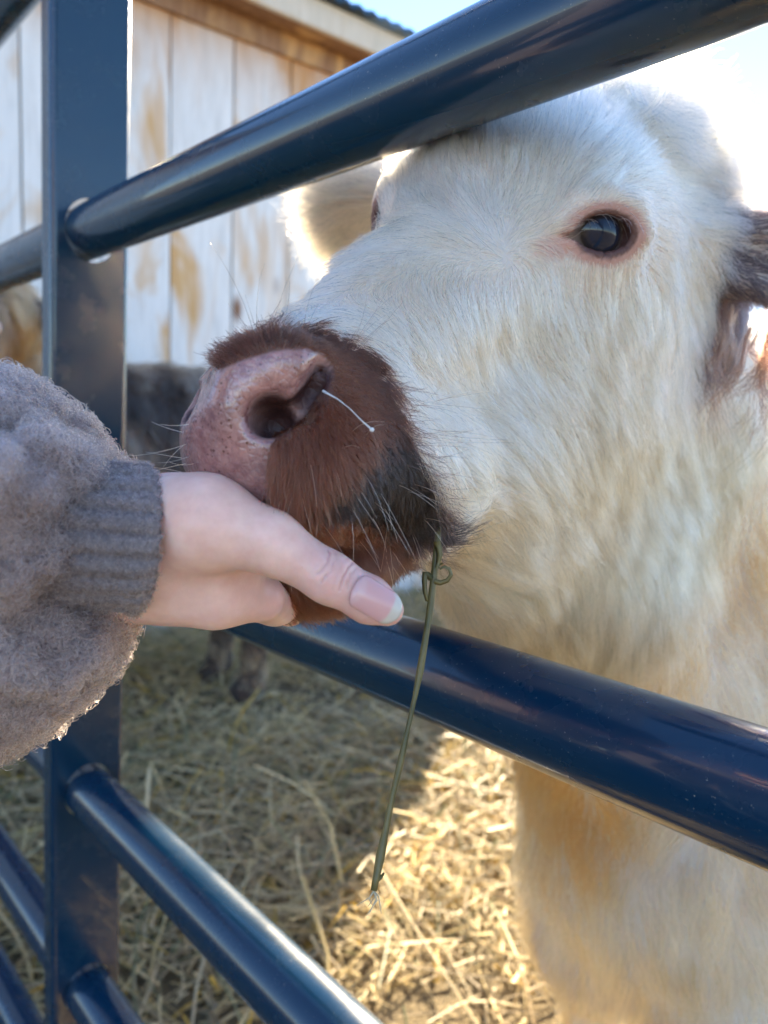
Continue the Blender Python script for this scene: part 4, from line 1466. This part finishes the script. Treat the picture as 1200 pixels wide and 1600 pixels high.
for i in range(NL):
    for k in range(NA):
        k2 = (k + 1) % NA
        cf.append((i * NA + k, i * NA + k2, (i + 1) * NA + k2, (i + 1) * NA + k))
cuff_m = mat_new('knit_cuff', (0.20, 0.155, 0.15), 0.95)
t = NT(cuff_m); nn = t.noise(t.coord(), 420, 4, 0.7); t.color(t.ramp(nn, [(0.3, (0.12, 0.092, 0.09)), (0.7, (0.26, 0.21, 0.20))])); t.bump(nn, 0.6, 0.002)
cuff_me = mesh_from('cuff', cv, cf)
link('cuff', cuff_me, cuff_m, person)
# boucle pile over sleeve and cuff
HAIR_F = M_hair('fleece_fibre', 0.5, 0.6)
def pile(name, me, n, L, rr, colr, seed, dens=None, K=12, turns=1.7):
    r = np.random.default_rng(seed)
    P = sample(me, n, dens)
    V_, T_ = read_mesh(me)
    nrm = np.array([v.normal for v in me.vertices])
    I, _ = nearest(V_, P, 1)
    g = unit(nrm[I[:, 0]])
    lump = lownoise(P, 330, seed)
    d = unit(g * 0.75 + 0.9 * lump + 0.45 * r.normal(size=P.shape))
    a1 = unit(np.cross(d, r.normal(size=P.shape))); a2 = np.cross(d, a1)
    t = np.linspace(0, 1, K)[None, :, None]
    l = (L * r.uniform(0.5, 1.3, size=len(P)))[:, None, None]
    ph = r.random((len(P), 1, 1)) * 6.28
    S = P[:, None] + d[:, None] * l * t + (a1[:, None] * np.sin(t * 6.28 * turns + ph) + a2[:, None] * np.cos(t * 6.28 * turns + ph) - a1[:, None] * np.sin(ph) - a2[:, None] * np.cos(ph)) * l * 0.33
    c = np.array(colr) * r.uniform(0.65, 1.3, size=(len(P), 1)) * (1 + 0.18 * lownoise(P, 160, seed + 2)[:, :1])
    make_fur(name, S, rr, rr * 0.6, np.clip(c, 0, 0.9), person, HAIR_F)
vis = lambda P: ((P - CAM) @ CR > -0.21) * 1.0
pile('fleece_pile', sleeve_me, 66000, 0.0048, 0.00017, (0.265, 0.187, 0.165), 71, vis)
pile('cuff_fuzz', cuff_me, 12000, 0.0013, 0.00008, (0.22, 0.165, 0.155), 72)

# thumbnail
nc = PX(592, 938, 0.264)
d_ = hand_sdf(nc[None].astype(np.float32))[0]
nc = newton(hand_sdf, nc[None], 4, 0.01)[0]
NN = unit(grad(hand_sdf, nc[None])[0]); NA_ = unit(th_a - NN * (th_a @ NN)); NB = np.cross(NN, NA_)
nv, nf_, ncol = [], [], []
GU, GV = 22, 17
for lay_ in (0, 1):
    for i in range(GU):
        u = i / (GU - 1)
        for j in range(GV):
            v = 2 * j / (GV - 1) - 1
            # rounded base and rounded free edge
            s_len = -0.0092 + u * 0.0196
            wmax = 0.0061 * min(1.0, math.sqrt(max(0.0, 1 - ((0.16 - u) / 0.17) ** 2)) if u < 0.16 else 1.0) * (1.0 if u < 0.72 else math.sqrt(max(0.02, 1 - ((u - 0.72) / 0.295) ** 2)))
            w_ = v * max(wmax, 0.0004)
            z_ = 0.0007 - w_ * w_ / (2 * 0.0085) - (s_len ** 2) / (2 * 0.055) - 0.0004 * abs(v) ** 6 - lay_ * 0.0005 - (0.0008 if u < 0.04 else 0)
            nv.append(nc + NA_ * s_len + NB * w_ + NN * z_)
            e = 0.74 - 0.05 * (1 - v * v) * -1
            k = float(sm(e - 0.02, e + 0.03, np.array(u)))
            lun = float(sm(0.24, 0.16, np.array(u + 0.1 * v * v)))
            b_ = np.array([0.68, 0.36, 0.33]) * (1 - 0.3 * lun) + np.array([0.72, 0.5, 0.46]) * 0.3 * lun
            ncol.append(b_ * (1 - k) + np.array([0.62, 0.52, 0.42]) * k)
o_ = GU * GV
for i in range(GU - 1):
    for j in range(GV - 1):
        a = i * GV + j
        nf_.append((a, a + GV, a + GV + 1, a + 1))
        nf_.append((o_ + a, o_ + a + 1, o_ + a + GV + 1, o_ + a + GV))
for i in range(GU - 1):
    for j in (0, GV - 1):
        a = i * GV + j
        q = (a, o_ + a, o_ + a + GV, a + GV)
        nf_.append(q if j == 0 else q[::-1])
for j in range(GV - 1):
    a = (GU - 1) * GV + j
    nf_.append((a, o_ + a, o_ + a + 1, a + 1))
nail_me = mesh_from('thumbnail', nv, nf_)
at = nail_me.color_attributes.new('tint', 'FLOAT_COLOR', 'POINT')
at.data.foreach_set('color', np.concatenate([np.array(ncol), np.ones((len(ncol), 1))], 1).ravel())
nm_ = mat_new('nail', (0.7, 0.4, 0.36), 0.22)
t = NT(nm_); a = t.n('ShaderNodeVertexColor'); a.layer_name = 'tint'; t.color(a.outputs['Color'])
t.b.inputs['Subsurface Weight'].default_value = 0.4; t.b.inputs['Subsurface Radius'].default_value = (0.004, 0.002, 0.0015)
link('thumbnail', nail_me, nm_, person)

# ------------------------------------------------------------------ brown cow behind
KA = np.array([-0.54, 2.56, 0.0]); KB = np.array([-1.12, 2.14, 0.0])       # rump and chest on the ground
kf = unit(KB - KA); kl = np.array([kf[1], -kf[0], 0.0]); KL = np.linalg.norm(KB - KA)
if kl[1] > 0: kl = -kl                                                       # kl: its side towards us
def kp(a, l, z): return KA + kf * a + kl * l + np.array([0, 0, z])
cow_prims = [
    ('rc', (kp(0.02, 0, 0.80), kp(KL, 0, 0.78), 0.215, 0.225), 0),
    ('rc', (kp(0.0, 0, 0.98), kp(KL, 0, 0.98), 0.10, 0.11), 0.15),
    ('ell', (kp(KL - 0.05, 0, 0.70), (0.2, 0.2, 0.26)), 0.1),
    ('rc', (kp(KL, 0, 0.92), kp(KL + 0.020, 0.150, 1.15), 0.15, 0.12), 0.1),
    ('rc', (kp(KL + 0.040, 0.190, 1.20), kp(KL + 0.160, 0.410, 0.98), 0.115, 0.065), 0.05),
    ('ell', (kp(KL + 0.160, 0.430, 0.96), (0.062, 0.062, 0.055)), 0.03),
    ('rc', (kp(KL + -0.070, 0.200, 1.22), kp(KL + -0.200, 0.270, 1.14), 0.03, 0.035), 0.03),
    ('rc', (kp(KL + 0.160, 0.150, 1.22), kp(KL + 0.300, 0.130, 1.14), 0.03, 0.035), 0.03),
    ('rc', (kp(-0.20, 0, 0.94), kp(-0.24, 0.0, 0.45), 0.03, 0.035), 0.04),
]
for sg in (-1, 1):
    cow_prims += [
        ('rc', (kp(0.0, sg * 0.12, 0.68), kp(0.03, sg * 0.13, 0.46), 0.14, 0.085), 0.07),
        ('rc', (kp(0.03, sg * 0.13, 0.46), kp(-0.07, sg * 0.13, 0.33), 0.075, 0.048), 0.03),
        ('rc', (kp(-0.07, sg * 0.13, 0.33), kp(-0.05, sg * 0.13, 0.07), 0.046, 0.042), 0.02),
        ('rc', (kp(-0.05, sg * 0.13, 0.07), kp(-0.02, sg * 0.13, 0.03), 0.046, 0.052), 0.02),
        ('rc', (kp(KL, sg * 0.12, 0.66), kp(KL, sg * 0.12, 0.34), 0.11, 0.055), 0.06),
        ('rc', (kp(KL, sg * 0.12, 0.34), kp(KL, sg * 0.12, 0.06), 0.048, 0.042), 0.02),
        ('rc', (kp(KL, sg * 0.12, 0.06), kp(KL + 0.03, sg * 0.12, 0.03), 0.046, 0.052), 0.02),
    ]
def cow_sdf(P): return evalp(np.asarray(P, np.float32), cow_prims)
lo = np.array([-1.9, 1.4, -0.02]); hi = np.array([0.05, 3.1, 1.5])
V, Q = surface(cow_sdf, lo, hi, 0.012)
cow_me = mesh_from('body', V, Q)
cm = mat_new('brown_hide', (0.05, 0.03, 0.02), 0.8)
cow = thing('cow', 'shaggy dark brown cow standing sideways before the barn wall', 'cow', KA)
link('body', cow_me, cm, cow)
def cow_dir(P):
    up = sm(0.95, 1.05, P[:, 2])[:, None]
    d = np.array([0, 0, -1.0]) - kf * 0.25
    return unit(d + 0.22 * lownoise(P, 9, 91) + 0.0 * up)
vis_c = lambda P: np.where(facing(cow_sdf, P) > -0.4, 1.0, 0.15)
cr = sample(cow_me, 3000, vis_c)
cl = np.where(cr[:, 2] < 0.45, 0.025, 0.10) * (1 + 0.3 * lownoise(cr, 8, 92)[:, 0])
cl = np.where(np.linalg.norm(cr - kp(KL + 0.160, 0.410, 0.98), axis=1) < 0.12, 0.012, cl)
G = groom(cow_sdf, cr, cow_dir, cl, np.where(cr[:, 2] < 0.45, 0.25, 0.22), 8, 0.5)
rr = sample(cow_me, 42000, vis_c)
S = children(G, rr, 40, 0.85, 0.25, 0.12, seed=61, clump2=0.5)
n_ = lownoise(rr, 7, 93)[:, :1]; n2_ = lownoise(rr, 30, 94)[:, :1]
c1, c2, c3 = np.array([0.030, 0.021, 0.016]), np.array([0.30, 0.225, 0.16]), np.array([0.34, 0.17, 0.06])
k = sm(-0.7, 0.8, n_ + 0.6 * n2_); cc = c1 * (1 - k) + c2 * k
hd = sm(0.45, 0.15, np.linalg.norm(rr - kp(KL + 0.080, 0.270, 1.08), axis=1))[:, None]
cc = cc * (1 - hd) + (np.array([0.10, 0.05, 0.025]) * (1 - k) + c3 * k) * hd
lg = sm(0.5, 0.3, rr[:, 2])[:, None] * sm(0.05, 0.11, rr[:, 2])[:, None]
cc = cc * (1 - lg) + np.array([0.40, 0.19, 0.085]) * lg
cc = cc * np.random.default_rng(8).uniform(0.7, 1.3, size=(len(rr), 1))
make_fur('coat', S, 0.00075, 0.0003, np.clip(cc, 0, 0.9), cow)
# forelock hanging over its eyes
fl = np.array([kp(KL + 0.04 + 0.05 * math.cos(a), 0.21 + 0.05 * math.sin(a), 1.305) for a in np.linspace(0, 6.28, 20)])
S = curls(fl, 1400, 0.17, 0.012, 6, kl * 0.55 + np.array([0, 0, -1.0]), 23, 16, 0.16)
make_fur('forelock', S, 0.0006, 0.0003, np.clip(np.array([0.30, 0.16, 0.065]) * np.random.default_rng(9).uniform(0.35, 1.5, size=(len(S), 1)), 0, 0.9), cow)
for sg in (-1, 1):
    c = kp(KL + 0.085 + sg * 0.072 * 0.84, 0.295 + sg * -0.045, 1.14)
    c = newton(cow_sdf, c[None], 4, 0.05)[0]
    bm = bmesh.new(); bmesh.ops.create_uvsphere(bm, u_segments=16, v_segments=12, radius=0.02, matrix=Matrix.Translation(Vector(c)))
    link('eye', bm_mesh('eye', bm, True), eye_mat, cow)

# ------------------------------------------------------------------ straw litter
def M_straw():
    m = mat_new('straw', (0.5, 0.4, 0.2), 0.5)
    t = NT(m)
    a = t.n('ShaderNodeVertexColor'); a.layer_name = 'tint'
    v = t.coord()
    n = t.noise(v, 220, 3, 0.6)
    t.color(t.mix(1.0, a.outputs['Color'], t.ramp(n, [(0.3, (0.7, 0.68, 0.62)), (0.7, (1.1, 1.08, 1.05))]), 'MULTIPLY'))
    tr = t.n('ShaderNodeBsdfTranslucent'); t.l(a.outputs['Color'], tr.inputs['Color'])
    mx = t.n('ShaderNodeMixShader'); mx.inputs[0].default_value = 0.35
    out = [x for x in t.t.nodes if x.type == 'OUTPUT_MATERIAL'][0]
    t.l(t.b.outputs[0], mx.inputs[1]); t.l(tr.outputs[0], mx.inputs[2]); t.l(mx.outputs[0], out.inputs[0])
    return m
def straw_mesh(n, seed, region, lmin, lmax, wmin, wmax, zmax, flat=0.25):
    r = np.random.default_rng(seed)
    x0, x1, y0, y1 = region
    cx = r.uniform(x0, x1, n * 4); cy = y0 + (y1 - y0) * r.random(n * 4) ** 1.35
    heap = lownoise(np.stack([cx, cy, 0 * cx], 1), 2.6, seed + 9)
    keep = r.random(n * 4) < np.clip(0.52 + 0.60 * heap[:, 0], 0.06, 1)
    cx, cy, heap = cx[keep][:n], cy[keep][:n], heap[keep][:n]
    n = len(cx)
    L = r.uniform(lmin, lmax, n) * np.where(r.random(n) < 0.12, 1.7, 1.0); W = wmin + (wmax - wmin) * r.random(n) ** 2.2
    yaw = r.uniform(0, 6.283, n) + 0.8 * heap[:, 1]; pit = r.normal(0, flat, n)
    d = np.stack([np.cos(yaw) * np.cos(pit), np.sin(yaw) * np.cos(pit), np.sin(pit)], 1)
    s = np.stack([-np.sin(yaw), np.cos(yaw), 0 * yaw], 1); u = np.cross(d, s)
    bend = r.normal(0, 0.055, n) * L; bend2 = -np.abs(r.normal(0, 0.05, n)) * L
    gz = np.array([ground_z(a, b) for a, b in zip(cx, cy)])
    z = gz + 0.004 + zmax * r.random(n) ** 1.6 * np.clip(0.7 + 0.6 * heap[:, 0], 0.2, 1.6) + np.abs(d[:, 2]) * L * 0.35
    C = np.stack([cx, cy, z], 1)
    K = 4
    V = np.zeros((n, K, 3, 3)); 
    for i in range(K):
        t = i / (K - 1) - 0.5
        p = C + d * (L * t)[:, None] + s * (bend * (1 - 4 * t * t))[:, None] + u * (bend2 * 4 * t * t)[:, None]
        V[:, i, 0] = p - s * (W * 0.5)[:, None]
        V[:, i, 1] = p + u * (W * 0.42)[:, None]
        V[:, i, 2] = p + s * (W * 0.5)[:, None]
    V = V.reshape(-1, 3)
    b = (np.arange(n) * K * 3)[:, None]
    F = []
    for i in range(K - 1):
        for j in range(2):
            F.append(b + np.array([i * 3 + j, i * 3 + j + 1, (i + 1) * 3 + j + 1, (i + 1) * 3 + j]))
    F = np.stack(F, 1).reshape(-1, 4)
    me = bpy.data.meshes.new('straw')
    me.vertices.add(len(V)); me.vertices.foreach_set('co', V.ravel())
    me.loops.add(F.size); me.loops.foreach_set('vertex_index', F.ravel())
    me.polygons.add(len(F)); me.polygons.foreach_set('loop_start', np.arange(0, F.size, 4)); me.polygons.foreach_set('loop_total', np.full(len(F), 4))
    me.update(calc_edges=True); me.validate()
    k = r.random((n, 1)); g = r.random(n)
    c = np.array([0.64, 0.50, 0.22]) * (1 - k) + np.array([0.80, 0.69, 0.44]) * k
    c = np.where((g < 0.28)[:, None], np.array([0.40, 0.31, 0.17]) + 0.05 * k, c)
    c = np.where((g > 0.93)[:, None], np.array([0.72, 0.48, 0.08]), c)
    c = np.where(((g > 0.28) & (g < 0.36))[:, None], np.array([0.24, 0.25, 0.12]), c)
    c = c * r.uniform(0.75, 1.2, size=(n, 1))
    at = me.color_attributes.new('tint', 'FLOAT_COLOR', 'POINT')
    at.data.foreach_set('color', np.concatenate([np.repeat(c, K * 3, 0), np.ones((n * K * 3, 1))], 1).ravel())
    return me
straw_m = M_straw()
tag(link('straw', straw_mesh(62000, 5, (-2.6, 2.4, 0.35, 6.0), 0.05, 0.25, 0.0018, 0.0075, 0.055), straw_m),
    'loose pale straw strewn thickly over the pen floor', 'straw', kind='stuff')
tag(link('chaff', straw_mesh(26000, 6, (-1.2, 1.8, 0.5, 4.0), 0.02, 0.055, 0.004, 0.012, 0.04, 0.5), straw_m),
    'short chopped straw pieces heaped among the long stalks', 'straw', kind='stuff')

# ------------------------------------------------------------------ grass stalk hanging from the calf's mouth
def M_stem():
    m = mat_new('grass_green', (0.10, 0.10, 0.025), 0.5)
    t = NT(m)
    n = t.noise(t.coord((1, 1, 0.25)), 180, 3, 0.6)
    t.color(t.ramp(n, [(0.3, (0.07, 0.062, 0.016)), (0.7, (0.20, 0.15, 0.05))]))
    return m
stem_m = M_stem()
straw_fib = mat_new('pale_fibre', (0.55, 0.48, 0.33), 0.7)
sp_px = [(686, 812), (683, 850), (678, 900), (672, 950), (666, 990), (657, 1045), (648, 1090), (638, 1135), (626, 1190), (614, 1240), (603, 1295), (594, 1340), (588, 1370), (584, 1392)]
mcd = proj(march(calf_sdf, [676], [820])[0])[0, 2]
pts = np.array([PX(x, y, min(mcd + 0.004, 0.345) - 0.0025 * i * (1 if i < 6 else 0.9)) for i, (x, y) in enumerate(sp_px)])
stem = thing('grass_stalk', 'thin green grass stalk hanging from the corner of the calf\'s mouth', 'grass stalk', pts[0])
rs_ = 0.0013 + 0.00025 * np.sin(np.linspace(0, 9, len(pts)))
rs_[5] *= 1.35; rs_[8] *= 1.3; rs_[11] *= 1.3
tube('stalk', pts, rs_, stem_m, stem, 10)
for k_ in range(6):
    e_ = pts[-1]
    r6 = np.random.default_rng(80 + k_)
    tube('fibre', [e_, e_ + np.array([r6.normal() * 0.0012, r6.normal() * 0.0012, -0.003]), e_ + np.array([r6.normal() * 0.003, r6.normal() * 0.003, -0.0065 - 0.003 * r6.random()])], [0.0004, 0.0003, 0.00012], straw_fib, stem, 5)
def ribbon(name, px, d, w, tw):
    P = np.array([PX(x, y, d) for x, y in px]); V, Fc = [], []
    tg = unit(np.gradient(P, axis=0))
    for i, (p, t_) in enumerate(zip(P, tg)):
        a = tw * i; s1_ = unit(np.cross(t_, _F)); s_ = s1_ * math.cos(a) - _F * math.sin(a); u_ = np.cross(t_, s_)
        ww = w * (1 - 0.5 * (i / (len(P) - 1)) ** 3)
        for q in (-s_ * ww, u_ * 0.0005, s_ * ww, -u_ * 0.0005): V.append(p + q)
    for i in range(len(P) - 1):
        for k in range(4):
            Fc.append((i * 4 + k, i * 4 + (k + 1) % 4, i * 4 + 4 + (k + 1) % 4, i * 4 + 4 + k))
    Fc += [(0, 1, 2, 3), tuple(len(V) - 4 + k for k in (3, 2, 1, 0))]
    return link(name, mesh_from(name, V, Fc), stem_m, stem)
dl = proj(pts[2])[0, 2] - 0.002
ribbon('leaf', [(678, 908), (688, 911), (699, 907), (705, 898), (702, 889), (694, 885), (688, 889), (684, 884), (692, 880)], dl, 0.0012, 0.2)
ribbon('leaf', [(674, 905), (668, 897), (664, 895), (663, 908), (664, 925), (667, 938), (671, 943), (671, 930)], dl, 0.0013, 0.15)
ribbon('leaf', [(682, 846), (685, 855), (687, 866), (685, 878), (681, 888)], dl, 0.0016, 0.25)
ribbon('leaf', [(590, 1376), (595, 1371), (600, 1364)], proj(pts[-2])[0, 2], 0.0008, 0.0)
